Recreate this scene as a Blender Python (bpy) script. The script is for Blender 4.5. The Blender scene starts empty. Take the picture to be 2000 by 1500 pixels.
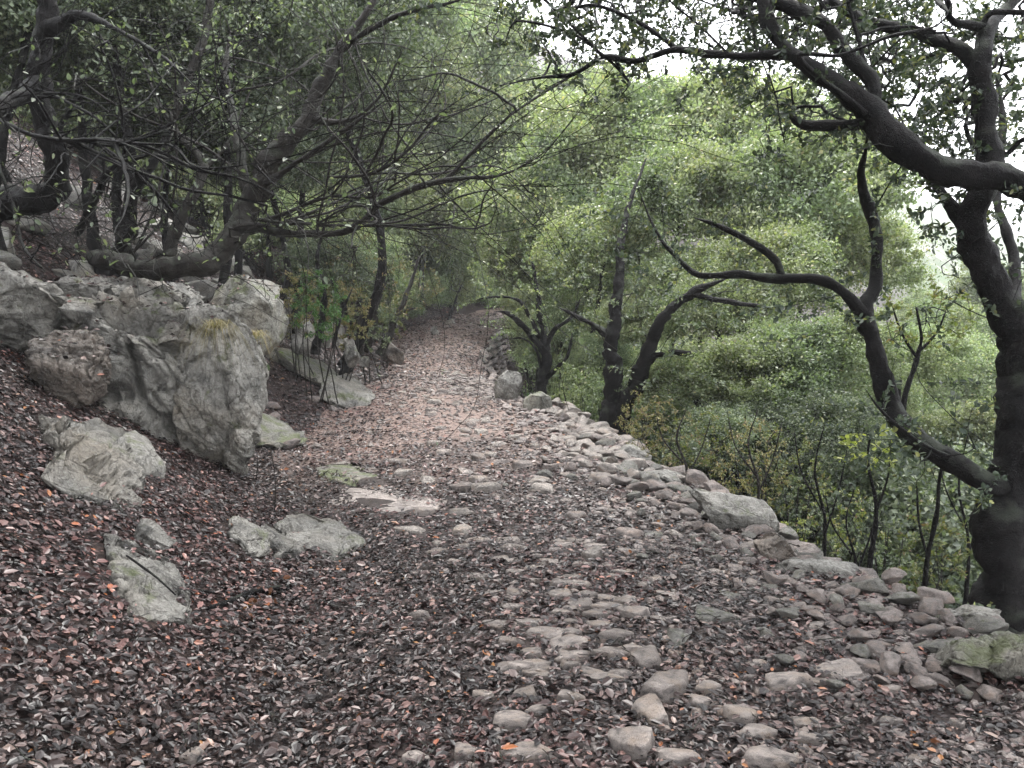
import bpy, math, random
import numpy as np
random.seed(7); np.random.seed(7)
RNG = np.random.default_rng(11)
S = bpy.context.scene

# ------------------------------------------------------------------ camera, light, exposure
CAMZ = 1.55
PITCH = math.atan(150 / 1500)
cam_d = bpy.data.cameras.new('camera'); cam = bpy.data.objects.new('camera', cam_d)
S.collection.objects.link(cam); S.camera = cam
cam.location = (0, 0, CAMZ); cam.rotation_euler = (math.pi / 2 - PITCH, 0, 0)
cam_d.sensor_width = 36; cam_d.lens = 27; cam_d.clip_start = 0.05; cam_d.clip_end = 2500

SUN_EL, SUN_AZ = math.radians(63), math.radians(6)     # azimuth clockwise from +Y
world = bpy.data.worlds.new('World'); S.world = world; world.use_nodes = True
wn, wl = world.node_tree.nodes, world.node_tree.links
for n in list(wn): wn.remove(n)
wo = wn.new('ShaderNodeOutputWorld'); bg = wn.new('ShaderNodeBackground')
sky = wn.new('ShaderNodeTexSky'); sky.sky_type = 'NISHITA'; sky.sun_disc = False
sky.sun_elevation = SUN_EL; sky.sun_rotation = SUN_AZ; sky.dust_density = 3; sky.air_density = 1.0
hs = wn.new('ShaderNodeHueSaturation'); hs.inputs['Saturation'].default_value = 0.22
mixc = wn.new('ShaderNodeMix'); mixc.data_type = 'RGBA'
mixc.inputs[7].default_value = (10.5, 10.7, 11.2, 1)       # cloud deck
cn = wn.new('ShaderNodeTexNoise'); cn.inputs['Scale'].default_value = 2.2; cn.inputs['Detail'].default_value = 4
cr = wn.new('ShaderNodeMapRange'); cr.inputs[1].default_value = .3; cr.inputs[2].default_value = .7
cr.inputs[3].default_value = .72; cr.inputs[4].default_value = .95
wl.new(cn.outputs['Fac'], cr.inputs[0]); wl.new(cr.outputs[0], mixc.inputs[0])
wl.new(sky.outputs[0], hs.inputs['Color']); wl.new(hs.outputs[0], mixc.inputs[6])
wl.new(mixc.outputs[2], bg.inputs['Color']); wl.new(bg.outputs[0], wo.inputs['Surface'])
bg.inputs['Strength'].default_value = 0.15

sun_d = bpy.data.lights.new('sun', 'SUN'); sun = bpy.data.objects.new('sun', sun_d)
S.collection.objects.link(sun)
sun_d.energy = 1.5; sun_d.angle = math.radians(11); sun_d.color = (1, .97, .92)
sun.rotation_euler = (math.pi / 2 - SUN_EL, 0, math.pi - SUN_AZ)

S.view_settings.view_transform = 'Standard'; S.view_settings.look = 'None'
S.view_settings.gamma = 1; S.view_settings.use_curve_mapping = False
S.view_settings.exposure = 1.85
S.render.engine = 'CYCLES'
S.cycles.max_bounces = 7; S.cycles.diffuse_bounces = 4; S.cycles.transmission_bounces = 4
S.cycles.volume_bounces = 0; S.cycles.use_denoising = True

# ------------------------------------------------------------------ numeric helpers
def hash3(i, j, k, s=0):
    h = (i.astype(np.int64) * 73856093) ^ (j.astype(np.int64) * 19349663) ^ (k.astype(np.int64) * 83492791) ^ (s * 2654435761)
    h = (h ^ (h >> 13)) * 1274126177
    h = h & 0x7fffffff
    h = (h ^ (h >> 15)) * 2246822519 & 0x7fffffff
    return h / float(0x7fffffff)

def vnoise(p, s=0):
    f = np.floor(p); i = f.astype(np.int64); t = p - f; t = t * t * (3 - 2 * t)
    r = 0
    for a in (0, 1):
        wa = t[:, 0] if a else 1 - t[:, 0]
        for b in (0, 1):
            wb = t[:, 1] if b else 1 - t[:, 1]
            for c in (0, 1):
                wc = t[:, 2] if c else 1 - t[:, 2]
                r = r + wa * wb * wc * hash3(i[:, 0] + a, i[:, 1] + b, i[:, 2] + c, s)
    return r * 2 - 1

def fbm(p, o=4, s=0):
    r = 0; a = 1; tot = 0
    for k in range(o):
        r = r + a * vnoise(p * 2 ** k + k * 17.3, s + k); tot += a; a *= .5
    return r / tot

def worley(p, s=0):
    """distance to nearest, second nearest, and a random value of the nearest cell"""
    f = np.floor(p).astype(np.int64); n = len(p)
    d1 = np.full(n, 9.); d2 = np.full(n, 9.); v = np.zeros(n); rel = np.zeros((n, 3))
    for a in (-1, 0, 1):
        for b in (-1, 0, 1):
            for c in (-1, 0, 1):
                i, j, k = f[:, 0] + a, f[:, 1] + b, f[:, 2] + c
                q = np.stack([i + hash3(i, j, k, s + 1), j + hash3(i, j, k, s + 2), k + hash3(i, j, k, s + 3)], 1)
                d = np.linalg.norm(q - p, axis=1); h = hash3(i, j, k, s + 4)
                m = d < d1
                d2 = np.where(m, d1, np.minimum(d2, d)); v = np.where(m, h, v); rel = np.where(m[:, None], p - q, rel); d1 = np.where(m, d, d1)
    return d1, d2, v, rel

def norm(v):
    return v / (np.linalg.norm(v, axis=-1, keepdims=True) + 1e-9)

def sstep(a, b, x):
    t = np.clip((x - a) / (b - a), 0, 1); return t * t * (3 - 2 * t)

# ------------------------------------------------------------------ camera geometry
CP, SP = math.cos(PITCH), math.sin(PITCH)
def ray(px, py):
    u, v = (px - 1000) / 1500, (750 - py) / 1500
    return np.array([u, CP + v * SP, -SP + v * CP])
def at(px, py, Y):
    d = ray(px, py); return np.array([0, 0, CAMZ]) + d * (Y / d[1])

# ------------------------------------------------------------------ terrain
_Y = [-30, 0, 3.4, 5.3, 7.8, 10.6, 12.3, 13.6, 16, 19, 23, 27, 33, 40, 50, 65, 90, 400]
_XR = [2.6, 2.5, 2.2, 1.78, 1.3, 1.02, .5, -.25, -.5, -.85, -.75, -.6, .4, 3, 9, 20, 42, 330]
_YL = [-30, 0, 3, 4.6, 7.3, 10, 13, 17, 20, 27, 33, 40, 50, 65, 90, 400]
_XL = [-.5, -.5, -.75, -1.0, -2.2, -2.5, -2.5, -2.55, -2.95, -3.9, -3.1, -.8, 4.5, 14, 36, 320]
_YZ = [-30, 0, 12, 16, 20, 27, 35, 45, 65, 400]
_ZP = [-.5, 0, .0, .1, .28, .66, 1.15, 1.8, 3, 12]
def smooth_tab(yk, vk):
    yy = np.arange(-30, 400.01, .1); v = np.interp(yy, yk, vk)
    w = 9; k = np.ones(w) / w; vp = np.pad(v, w // 2, 'edge'); return yy, np.convolve(vp, k, 'valid')
_TR, _TL, _TZ = smooth_tab(_Y, _XR), smooth_tab(_YL, _XL), smooth_tab(_YZ, _ZP)
def XR(y): return np.interp(y, *_TR)
def XL(y): return np.interp(y, *_TL)
def ZP(y): return np.interp(y, *_TZ)
def H(x, y, detail=True, top=False):
    x = np.asarray(x, float); y = np.asarray(y, float)
    x, y = np.broadcast_arrays(x, y); sh = x.shape; x = x.ravel(); y = y.ravel()
    xr = XR(y) + .09 * np.sin(y * 2.3) ; xl = XL(y); z = ZP(y)
    d = np.maximum(xl - x, 0)
    dd = np.minimum(d, 14); rise = .66 * (dd - .6 * (1 - np.exp(-dd / .6))) + .38 * np.maximum(d - 14, 0)
    s = np.maximum(x - xr, 0) if not top else np.zeros_like(x)
    drop = 1.0 * sstep(0, .28, s) + .48 * np.minimum(s, 62) 
    drop = drop - .62 * np.maximum(s - 95, 0) * (s < 240) - .62 * 145 * (s >= 240)
    crown = .03 * np.sin(np.clip((x - xl) / (xr - xl + .01), 0, 1) * math.pi)
    z = z + rise - drop + crown
    if detail:
        P = np.stack([x, y, np.zeros_like(x)], 1)
        amp = .03 + .10 * sstep(.3, 3, d) + .35 * sstep(5, 30, d + s) + 5 * sstep(60, 130, s)
        z = z + amp * fbm(P * .8, 3, 5) + .014 * vnoise(P * 5, 9) + sstep(60, 130, s) * 9 * fbm(P * .02, 4, 8)
    return z.reshape(sh)
def h1(x, y, **k): return float(H(np.array([x]), np.array([y]), **k)[0])
def hit(px, py):
    d = ray(px, py); o = np.array([0, 0, CAMZ]); t = np.arange(1, 80, .02)
    p = o + d * t[:, None]; g = H(p[:, 0], p[:, 1], top=False)
    i = np.argmax(p[:, 2] < g)
    return p[i] if p[i, 2] < g[i] else p[-1]

# ------------------------------------------------------------------ object helpers
def link(o): S.collection.objects.link(o)
def mesh_from(name, V, F, mat=None, smooth=True):
    V = np.asarray(V, np.float32); me = bpy.data.meshes.new(name)
    Fs = F if isinstance(F, list) else [F]
    Fs = [np.asarray(f, np.int32) for f in Fs if len(f)]
    me.vertices.add(len(V)); me.vertices.foreach_set('co', V.ravel())
    tot = np.concatenate([np.full(len(f), f.shape[1], np.int32) for f in Fs])
    idx = np.concatenate([f.ravel() for f in Fs])
    me.loops.add(len(idx)); me.loops.foreach_set('vertex_index', idx)
    me.polygons.add(len(tot))
    me.polygons.foreach_set('loop_start', np.concatenate([[0], np.cumsum(tot)[:-1]]).astype(np.int32))
    me.polygons.foreach_set('loop_total', tot)
    me.polygons.foreach_set('use_smooth', np.full(len(tot), smooth))
    me.update(calc_edges=True)
    if mat: me.materials.append(mat)
    return me
def obj(name, V, F, mat, parent=None, origin=None, smooth=True, kind=None):
    V = np.asarray(V, float)
    o0 = np.zeros(3) if origin is None else np.asarray(origin, float)
    me = mesh_from(name, V - o0, F, mat, smooth)
    o = bpy.data.objects.new(name, me); link(o)
    if parent is not None:
        o.parent = parent; o.location = o0 - np.array(parent.location)
    else: o.location = o0
    if kind: o['kind'] = kind
    return o
def tag(o, label, cat, group=None):
    o['label'] = label; o['category'] = cat
    if group: o['group'] = group
    return o
def empty(name, loc, label, cat, group=None):
    o = bpy.data.objects.new(name, None); link(o); o.location = [float(c) for c in loc]
    o.empty_display_size = .2
    return tag(o, label, cat, group)

# ------------------------------------------------------------------ materials
def newmat(name):
    m = bpy.data.materials.new(name); m.use_nodes = True; nt = m.node_tree
    b = nt.nodes['Principled BSDF']; return m, nt, b
def N(nt, t, **kw):
    n = nt.nodes.new(t)
    for k, v in kw.items():
        if k in n.inputs: n.inputs[k].default_value = v
        else: setattr(n, k, v)
    return n
def ramp(nt, fac, stops):
    r = nt.nodes.new('ShaderNodeValToRGB'); e = r.color_ramp.elements
    while len(e) < len(stops): e.new(.5)
    for el, (p, c) in zip(e, stops):
        el.position = p; el.color = (*c, 1) if len(c) == 3 else c
    nt.links.new(fac, r.inputs[0]); return r.outputs[0]
def mixrgb(nt, fac, a, b, mode='MIX'):
    m = nt.nodes.new('ShaderNodeMix'); m.data_type = 'RGBA'; m.blend_type = mode
    for sock, v in ((m.inputs[0], fac), (m.inputs[6], a), (m.inputs[7], b)):
        if hasattr(v, 'links'): nt.links.new(v, sock)
        else: sock.default_value = v if not isinstance(v, tuple) or len(v) == 4 else (*v, 1)
    return m.outputs[2]
def bump(nt, h, s, d, b, prev=None):
    n = N(nt, 'ShaderNodeBump', Strength=s, Distance=d); nt.links.new(h, n.inputs['Height'])
    if prev: nt.links.new(prev, n.inputs['Normal'])
    nt.links.new(n.outputs[0], b.inputs['Normal']); return n.outputs[0]

def leaf_mat(name, stops, rough=.42, trans=.3, spec=.28, patch=None):
    m, nt, b = newmat(name)
    g = N(nt, 'ShaderNodeNewGeometry')
    col = ramp(nt, g.outputs['Random Per Island'], stops)
    oi = N(nt, 'ShaderNodeObjectInfo')
    v = N(nt, 'ShaderNodeMapRange'); v.inputs[3].default_value = .78; v.inputs[4].default_value = 1.25
    nt.links.new(oi.outputs['Random'], v.inputs[0])
    hsv = N(nt, 'ShaderNodeHueSaturation'); nt.links.new(col, hsv.inputs['Color']); nt.links.new(v.outputs[0], hsv.inputs['Value'])
    col = hsv.outputs[0]
    if patch:
        tc = N(nt, 'ShaderNodeNewGeometry'); n = N(nt, 'ShaderNodeTexNoise', Scale=patch[0], Detail=3.)
        nt.links.new(tc.outputs['Position'], n.inputs['Vector'])
        col = mixrgb(nt, ramp(nt, n.outputs['Fac'], [(.42, (0, 0, 0)), (.62, (1, 1, 1))]), col, mixrgb(nt, 1., col, patch[1], 'MULTIPLY'))
    nt.links.new(col, b.inputs['Base Color'])
    b.inputs['Roughness'].default_value = rough; b.inputs['Specular IOR Level'].default_value = spec
    if trans > 0:
        t = N(nt, 'ShaderNodeBsdfTranslucent'); tcol = mixrgb(nt, 1., col, (1.3, 1.5, .7), 'MULTIPLY'); nt.links.new(tcol, t.inputs['Color'])
        mx = N(nt, 'ShaderNodeMixShader', Fac=trans)
        nt.links.new(b.outputs[0], mx.inputs[1]); nt.links.new(t.outputs[0], mx.inputs[2])
        nt.links.new(mx.outputs[0], nt.nodes['Material Output'].inputs[0])
    return m
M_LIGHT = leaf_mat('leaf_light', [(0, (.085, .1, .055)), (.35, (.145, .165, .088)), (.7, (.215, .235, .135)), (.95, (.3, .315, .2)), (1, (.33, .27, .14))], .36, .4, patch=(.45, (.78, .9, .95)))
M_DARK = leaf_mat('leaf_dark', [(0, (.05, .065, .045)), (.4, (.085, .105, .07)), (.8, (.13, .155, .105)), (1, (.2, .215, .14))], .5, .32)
M_OAK = leaf_mat('leaf_oak', [(0, (.028, .04, .03)), (.5, (.045, .06, .042)), (.9, (.075, .09, .055)), (1, (.2, .2, .07))], .5, .22)
M_SHRUB = leaf_mat('leaf_shrub', [(0, (.07, .09, .03)), (.5, (.11, .13, .045)), (.85, (.16, .16, .06)), (1, (.16, .10, .06))], .5, .3)
M_YEL = leaf_mat('leaf_yellow', [(0, (.12, .14, .04)), (.5, (.2, .22, .07)), (1, (.28, .28, .1))], .45, .4)
M_HEATH = leaf_mat('leaf_heath', [(0, (.09, .075, .04)), (.4, (.12, .12, .05)), (.8, (.17, .15, .07)), (1, (.2, .13, .09))], .6, .25)
M_BRIGHT = leaf_mat('leaf_bright', [(0, (.04, .09, .03)), (.6, (.07, .145, .045)), (1, (.13, .22, .075))], .35, .35)
M_RUST = leaf_mat('leaf_rust', [(0, (.06, .025, .015)), (.5, (.11, .045, .025)), (1, (.17, .08, .04))], .5, .2)
M_LITTER = leaf_mat('litter', [(0, (.003, .002, .002)), (.38, (.009, .006, .0058)), (.64, (.028, .0178, .0165)), (.84, (.066, .044, .04)), (.95, (.13, .095, .086)), (.985, (.17, .12, .098)), (.992, (.17, .065, .03)), (1, (.2, .1, .035))], .38, 0, .25,
                   patch=(.7, (1.2, .85, .84)))
M_GRASS = leaf_mat('grass_dry', [(0, (.13, .115, .055)), (.6, (.21, .175, .09)), (1, (.22, .15, .08))], .6, .3)
M_MOSS = leaf_mat('moss', [(0, (.05, .09, .015)), (1, (.14, .2, .03))], .8, .2)

def bark_mat(name, c1, c2, lich=.3):
    m, nt, b = newmat(name); tc = N(nt, 'ShaderNodeTexCoord')
    n1 = N(nt, 'ShaderNodeTexNoise', Scale=9., Detail=8., Roughness=.65); nt.links.new(tc.outputs['Object'], n1.inputs['Vector'])
    mp = N(nt, 'ShaderNodeMapping'); mp.inputs['Scale'].default_value = (34, 34, 11); nt.links.new(tc.outputs['Object'], mp.inputs[0])
    vo = N(nt, 'ShaderNodeTexVoronoi', feature='DISTANCE_TO_EDGE'); nt.links.new(mp.outputs[0], vo.inputs['Vector'])
    col = ramp(nt, n1.outputs['Fac'], [(.3, c1), (.7, c2)])
    g = N(nt, 'ShaderNodeNewGeometry'); sx = N(nt, 'ShaderNodeSeparateXYZ'); nt.links.new(g.outputs['Normal'], sx.inputs[0])
    n2 = N(nt, 'ShaderNodeTexNoise', Scale=5., Detail=6.); nt.links.new(tc.outputs['Object'], n2.inputs['Vector'])
    ad = N(nt, 'ShaderNodeMath', operation='MULTIPLY_ADD'); nt.links.new(sx.outputs[2], ad.inputs[0]); ad.inputs[1].default_value = .16; nt.links.new(n2.outputs['Fac'], ad.inputs[2])
    f = ramp(nt, ad.outputs[0], [(.62 - lich * .1, (0, 0, 0)), (.8, (.8, .8, .8))])
    col = mixrgb(nt, f, col, (.075, .085, .065))
    nt.links.new(col, b.inputs['Base Color']); b.inputs['Roughness'].default_value = .6; b.inputs['Specular IOR Level'].default_value = .12
    p = bump(nt, n1.outputs['Fac'], .9, .04, b); bump(nt, vo.outputs['Distance'], 1., .02, b, p)
    return m
M_BARK = bark_mat('bark_dark', (.002, .002, .0025), (.014, .012, .0115), .1)
M_BARK2 = bark_mat('bark_grey', (.012, .011, .010), (.045, .04, .035), .5)

def rock_mat(name, base=(.28, .26, .235), dark=(.10, .095, .085), warm=(.34, .27, .2), moss=.35, rough=.5, sc=1., rnd=True, stria=.5):
    m, nt, b = newmat(name); tc = N(nt, 'ShaderNodeTexCoord'); V = tc.outputs['Object']
    oi = N(nt, 'ShaderNodeObjectInfo')
    if rnd:
        add = N(nt, 'ShaderNodeVectorMath', operation='MULTIPLY_ADD'); cx = N(nt, 'ShaderNodeCombineXYZ')
        for i in range(3): nt.links.new(oi.outputs['Random'], cx.inputs[i])
        nt.links.new(cx.outputs[0], add.inputs[0]); add.inputs[1].default_value = (37, 51, 23); nt.links.new(V, add.inputs[2]); V = add.outputs[0]
    def nz(s, d=8., r=.6, dist=0.):
        n = N(nt, 'ShaderNodeTexNoise', Scale=s * sc, Detail=d, Roughness=r, Distortion=dist); nt.links.new(V, n.inputs['Vector']); return n.outputs['Fac']
    a = nz(2.2, 6., .6, .4); f = nz(16., 9., .7); w = nz(1.1, 4.); fine = nz(60., 6., .75)
    col = ramp(nt, a, [(.33, dark), (.43, tuple(.75 * c for c in base)), (.52, base), (.68, tuple(min(1, c * 1.45) for c in base))])
    col = mixrgb(nt, ramp(nt, w, [(.5, (0, 0, 0)), (.68, (.8, .8, .8))]), col, warm)
    col = mixrgb(nt, ramp(nt, f, [(.36, (1, 1, 1)), (.5, (0, 0, 0))]), col, mixrgb(nt, 1., col, (.45, .43, .41), 'MULTIPLY'))
    mp = N(nt, 'ShaderNodeMapping'); mp.inputs['Rotation'].default_value = (.4, .75, .3); mp.inputs['Scale'].default_value = (1, 1, .38)
    nt.links.new(V, mp.inputs[0]); st = N(nt, 'ShaderNodeTexNoise', Scale=26. * sc, Detail=7., Roughness=.7); nt.links.new(mp.outputs[0], st.inputs['Vector'])
    col = mixrgb(nt, ramp(nt, st.outputs['Fac'], [(.38, (stria, stria, stria)), (.52, (0, 0, 0))]), col, mixrgb(nt, 1., col, (.5, .48, .46), 'MULTIPLY'))
    wv = N(nt, 'ShaderNodeVectorMath', operation='MULTIPLY_ADD'); wn2 = N(nt, 'ShaderNodeTexNoise', Scale=3. * sc, Detail=5.); nt.links.new(V, wn2.inputs['Vector']); nt.links.new(wn2.outputs['Color'], wv.inputs[0]); wv.inputs[1].default_value = (.22, .22, .22); nt.links.new(V, wv.inputs[2])
    vk = N(nt, 'ShaderNodeTexVoronoi', feature='DISTANCE_TO_EDGE', Scale=4.5 * sc); nt.links.new(wv.outputs[0], vk.inputs['Vector'])
    vk2 = N(nt, 'ShaderNodeTexVoronoi', feature='DISTANCE_TO_EDGE', Scale=13. * sc); nt.links.new(wv.outputs[0], vk2.inputs['Vector'])
    kf = ramp(nt, vk.outputs['Distance'], [(0, (.0, .0, .0)), (.035, (1, 1, 1))]); kf2 = ramp(nt, vk2.outputs['Distance'], [(0, (.35, .35, .35)), (.05, (1, 1, 1))])
    kk = mixrgb(nt, 1., kf, kf2, 'MULTIPLY')
    col = mixrgb(nt, .62 * stria, col, mixrgb(nt, 1., col, kk, 'MULTIPLY'))
    # lichen flecks
    vl = N(nt, 'ShaderNodeTexNoise', Scale=34. * sc, Detail=3.); nt.links.new(V, vl.inputs['Vector'])
    col = mixrgb(nt, ramp(nt, vl.outputs['Fac'], [(.62, (0, 0, 0)), (.7, (.55, .55, .55))]), col, (.3, .3, .27))
    if moss > 0:
        g = N(nt, 'ShaderNodeNewGeometry'); sx = N(nt, 'ShaderNodeSeparateXYZ'); nt.links.new(g.outputs['Normal'], sx.inputs[0])
        mn = nz(3.4, 5., .65); ad = N(nt, 'ShaderNodeMath', operation='MULTIPLY_ADD'); nt.links.new(sx.outputs[2], ad.inputs[0]); ad.inputs[1].default_value = .1; nt.links.new(mn, ad.inputs[2])
        mf = ramp(nt, ad.outputs[0], [(.72 - moss * .22, (0, 0, 0)), (.80 - moss * .2, (.9, .9, .9))])
        col = mixrgb(nt, mf, col, mixrgb(nt, fine, (.035, .045, .014), (.11, .125, .045)))
    br = N(nt, 'ShaderNodeMapRange'); br.inputs[3].default_value = .75; br.inputs[4].default_value = 1.2; nt.links.new(oi.outputs['Random'], br.inputs[0])
    hsv = N(nt, 'ShaderNodeHueSaturation'); nt.links.new(col, hsv.inputs['Color']); nt.links.new(br.outputs[0], hsv.inputs['Value'])
    nt.links.new(hsv.outputs[0], b.inputs['Base Color'])
    rr = N(nt, 'ShaderNodeMapRange'); rr.inputs[3].default_value = rough - .14; rr.inputs[4].default_value = rough + .22; nt.links.new(f, rr.inputs[0]); nt.links.new(rr.outputs[0], b.inputs['Roughness'])
    p = bump(nt, a, .6, .1 / sc, b); p = bump(nt, f, 1., .045 / sc, b, p); p = bump(nt, st.outputs['Fac'], .9, .035 / sc, b, p); p = bump(nt, fine, .5, .006 / sc, b, p); bump(nt, kk, .5 * stria + .2, .02 / sc, b, p)
    return m
M_ROCK = rock_mat('rock_limestone', base=(.25, .24, .215), dark=(.045, .043, .038), warm=(.19, .16, .12))
M_ROCKM = rock_mat('rock_mossy', base=(.17, .165, .14), dark=(.05, .048, .04), warm=(.2, .165, .12), moss=.75)
M_ROCKB = rock_mat('rock_brown', base=(.17, .14, .115), dark=(.05, .04, .034), warm=(.21, .15, .1), moss=.2)
M_COB = rock_mat('cobble', base=(.4, .345, .315), dark=(.1, .085, .08), warm=(.33, .25, .19), moss=0, rough=.34, sc=.9, stria=.2)
M_RUB = rock_mat('rubble', base=(.29, .245, .225), dark=(.13, .11, .10), warm=(.34, .25, .2), moss=0, rough=.5, sc=1.0, stria=.3)
M_RUBP = rock_mat('rubble_pale', base=(.45, .4, .36), dark=(.15, .13, .115), warm=(.38, .29, .23), moss=.1, rough=.5, sc=1.0, stria=.3)

def ground_mat():
    m, nt, b = newmat('soil'); g = N(nt, 'ShaderNodeNewGeometry'); V = g.outputs['Position']
    def nz(s, d=8., r=.6):
        n = N(nt, 'ShaderNodeTexNoise', Scale=s, Detail=d, Roughness=r); nt.links.new(V, n.inputs['Vector']); return n.outputs['Fac']
    a = nz(26., 8., .75); c = nz(.9, 4.); vo = N(nt, 'ShaderNodeTexVoronoi', Scale=34.); nt.links.new(V, vo.inputs['Vector'])
    col = ramp(nt, a, [(.35, (.006, .004, .004)), (.55, (.018, .011, .010)), (.72, (.045, .03, .025))])
    sx = N(nt, 'ShaderNodeSeparateColor'); nt.links.new(vo.outputs['Color'], sx.inputs[0])
    col = mixrgb(nt, .5, col, ramp(nt, sx.outputs[0], [(0, (.006, .004, .004)), (.6, (.02, .013, .011)), (1, (.06, .04, .033))]))
    # far off: scrub, grass and pale rock of the hill across the valley
    sp = N(nt, 'ShaderNodeSeparateXYZ'); nt.links.new(V, sp.inputs[0])
    far = N(nt, 'ShaderNodeMapRange'); far.inputs[1].default_value = 40; far.inputs[2].default_value = 75; nt.links.new(sp.outputs[0], far.inputs[0])
    h1_, h2_ = nz(.06, 8., .65), nz(.35, 8., .7)
    hc = ramp(nt, h2_, [(.38, (.05, .075, .03)), (.5, (.09, .1, .06)), (.56, (.2, .19, .17)), (.7, (.36, .34, .31))])
    hc = mixrgb(nt, ramp(nt, h1_, [(.42, (0, 0, 0)), (.55, (1, 1, 1))]), hc, ramp(nt, h2_, [(.3, (.04, .07, .025)), (.7, (.09, .12, .05))]))
    col = mixrgb(nt, far.outputs[0], col, hc)
    nt.links.new(col, b.inputs['Base Color']); b.inputs['Roughness'].default_value = .75; b.inputs['Specular IOR Level'].default_value = .15
    p = bump(nt, a, .8, .03, b); bump(nt, sx.outputs[0], .6, .015, b, p)
    return m
M_SOIL = ground_mat()
def path_mat():
    m, nt, b = newmat('path_dirt'); g = N(nt, 'ShaderNodeNewGeometry'); V = g.outputs['Position']
    def nz(s, d=8., r=.6):
        n = N(nt, 'ShaderNodeTexNoise', Scale=s, Detail=d, Roughness=r); nt.links.new(V, n.inputs['Vector']); return n.outputs['Fac']
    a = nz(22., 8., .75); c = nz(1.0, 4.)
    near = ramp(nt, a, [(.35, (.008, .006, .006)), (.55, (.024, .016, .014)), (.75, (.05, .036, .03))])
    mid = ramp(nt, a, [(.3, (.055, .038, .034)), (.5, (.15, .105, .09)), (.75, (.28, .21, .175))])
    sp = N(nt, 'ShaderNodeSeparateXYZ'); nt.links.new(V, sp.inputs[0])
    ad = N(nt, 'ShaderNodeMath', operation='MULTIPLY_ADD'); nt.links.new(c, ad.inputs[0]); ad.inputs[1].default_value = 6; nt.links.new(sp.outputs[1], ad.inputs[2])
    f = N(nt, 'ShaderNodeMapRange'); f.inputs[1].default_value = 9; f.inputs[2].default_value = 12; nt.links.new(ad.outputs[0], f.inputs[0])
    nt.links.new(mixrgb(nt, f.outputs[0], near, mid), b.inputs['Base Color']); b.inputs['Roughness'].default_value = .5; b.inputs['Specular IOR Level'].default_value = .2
    bump(nt, a, .8, .02, b); return m
M_PATH = path_mat()

# ------------------------------------------------------------------ ground sheet and path
def spaced(a, b, mid0, mid1, fine, grow=1.09):
    out = list(np.arange(mid0, mid1, fine)); st = fine; v = out[-1]
    while v < b: st *= grow; v += st; out.append(v)
    st = fine; v = mid0
    while v > a: st *= grow; v -= st; out.insert(0, v)
    return np.array(out)
gx = spaced(-160, 430, -6.5, 4.5, .06, 1.06); gy = spaced(-25, 520, 1.4, 14, .07, 1.035)
GX, GY = np.meshgrid(gx, gy); nX, nY = len(gx), len(gy)
GV = np.stack([GX.ravel(), GY.ravel(), H(GX, GY).ravel()], 1)
def gridF(nx, ny):
    i = np.arange(nx - 1)[None, :] + np.arange(ny - 1)[:, None] * nx; i = i.ravel()
    return np.stack([i, i + 1, i + nx + 1, i + nx], 1)
ground = obj('ground', GV, gridF(nX, nY), M_SOIL, kind='structure')
py_ = spaced(-8, 60, 1.4, 16, .07, 1.02); t_ = np.linspace(0, 1, 46)
PX = XL(py_)[:, None] - .15 + (XR(py_) - XL(py_) + .1)[:, None] * t_; PY = np.repeat(py_[:, None], 46, 1)
PX = PX + .1 * np.sin(PY * 2.1) * (1 - t_) * 1.0
pv = np.stack([PX.ravel(), PY.ravel(), (H(PX, PY) + .006).ravel()], 1)
path = obj('path', pv, gridF(46, len(py_)), M_PATH, kind='structure')

# ------------------------------------------------------------------ rocks
def ico(sub):
    import bmesh
    bm = bmesh.new(); bmesh.ops.create_icosphere(bm, subdivisions=sub, radius=1)
    V = np.array([v.co[:] for v in bm.verts]); F = np.array([[v.index for v in f.verts] for f in bm.faces]); bm.free(); return V, F
ICO = {k: ico(k) for k in (1, 2, 3, 4, 5, 6, 7)}
def vnormals(V, F):
    n = np.cross(V[F[:, 1]] - V[F[:, 0]], V[F[:, 2]] - V[F[:, 0]]); o = np.zeros_like(V)
    for k in range(3): np.add.at(o, F[:, k], n)
    return norm(o)
def chisel(V, n, q0, q1, rng, c=None, amt=.92, w=(1, 1, 1), keep=None):
    c = V.mean(0) if c is None else c; W = V - c
    for _ in range(n):
        d = norm(rng.normal(size=3) * np.array(w)); s = W @ d; h = np.quantile(s, rng.uniform(q0, q1)); W = W - np.maximum(s - h, 0)[:, None] * d * amt
    return W + c
def fit(V, V0, axes):
    V = V.copy()
    for a in axes:
        l0, h0, l, h = V0[:, a].min(), V0[:, a].max(), V[:, a].min(), V[:, a].max(); V[:, a] = l0 + (V[:, a] - l) * (h0 - l0) / (h - l)
    return V
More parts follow.
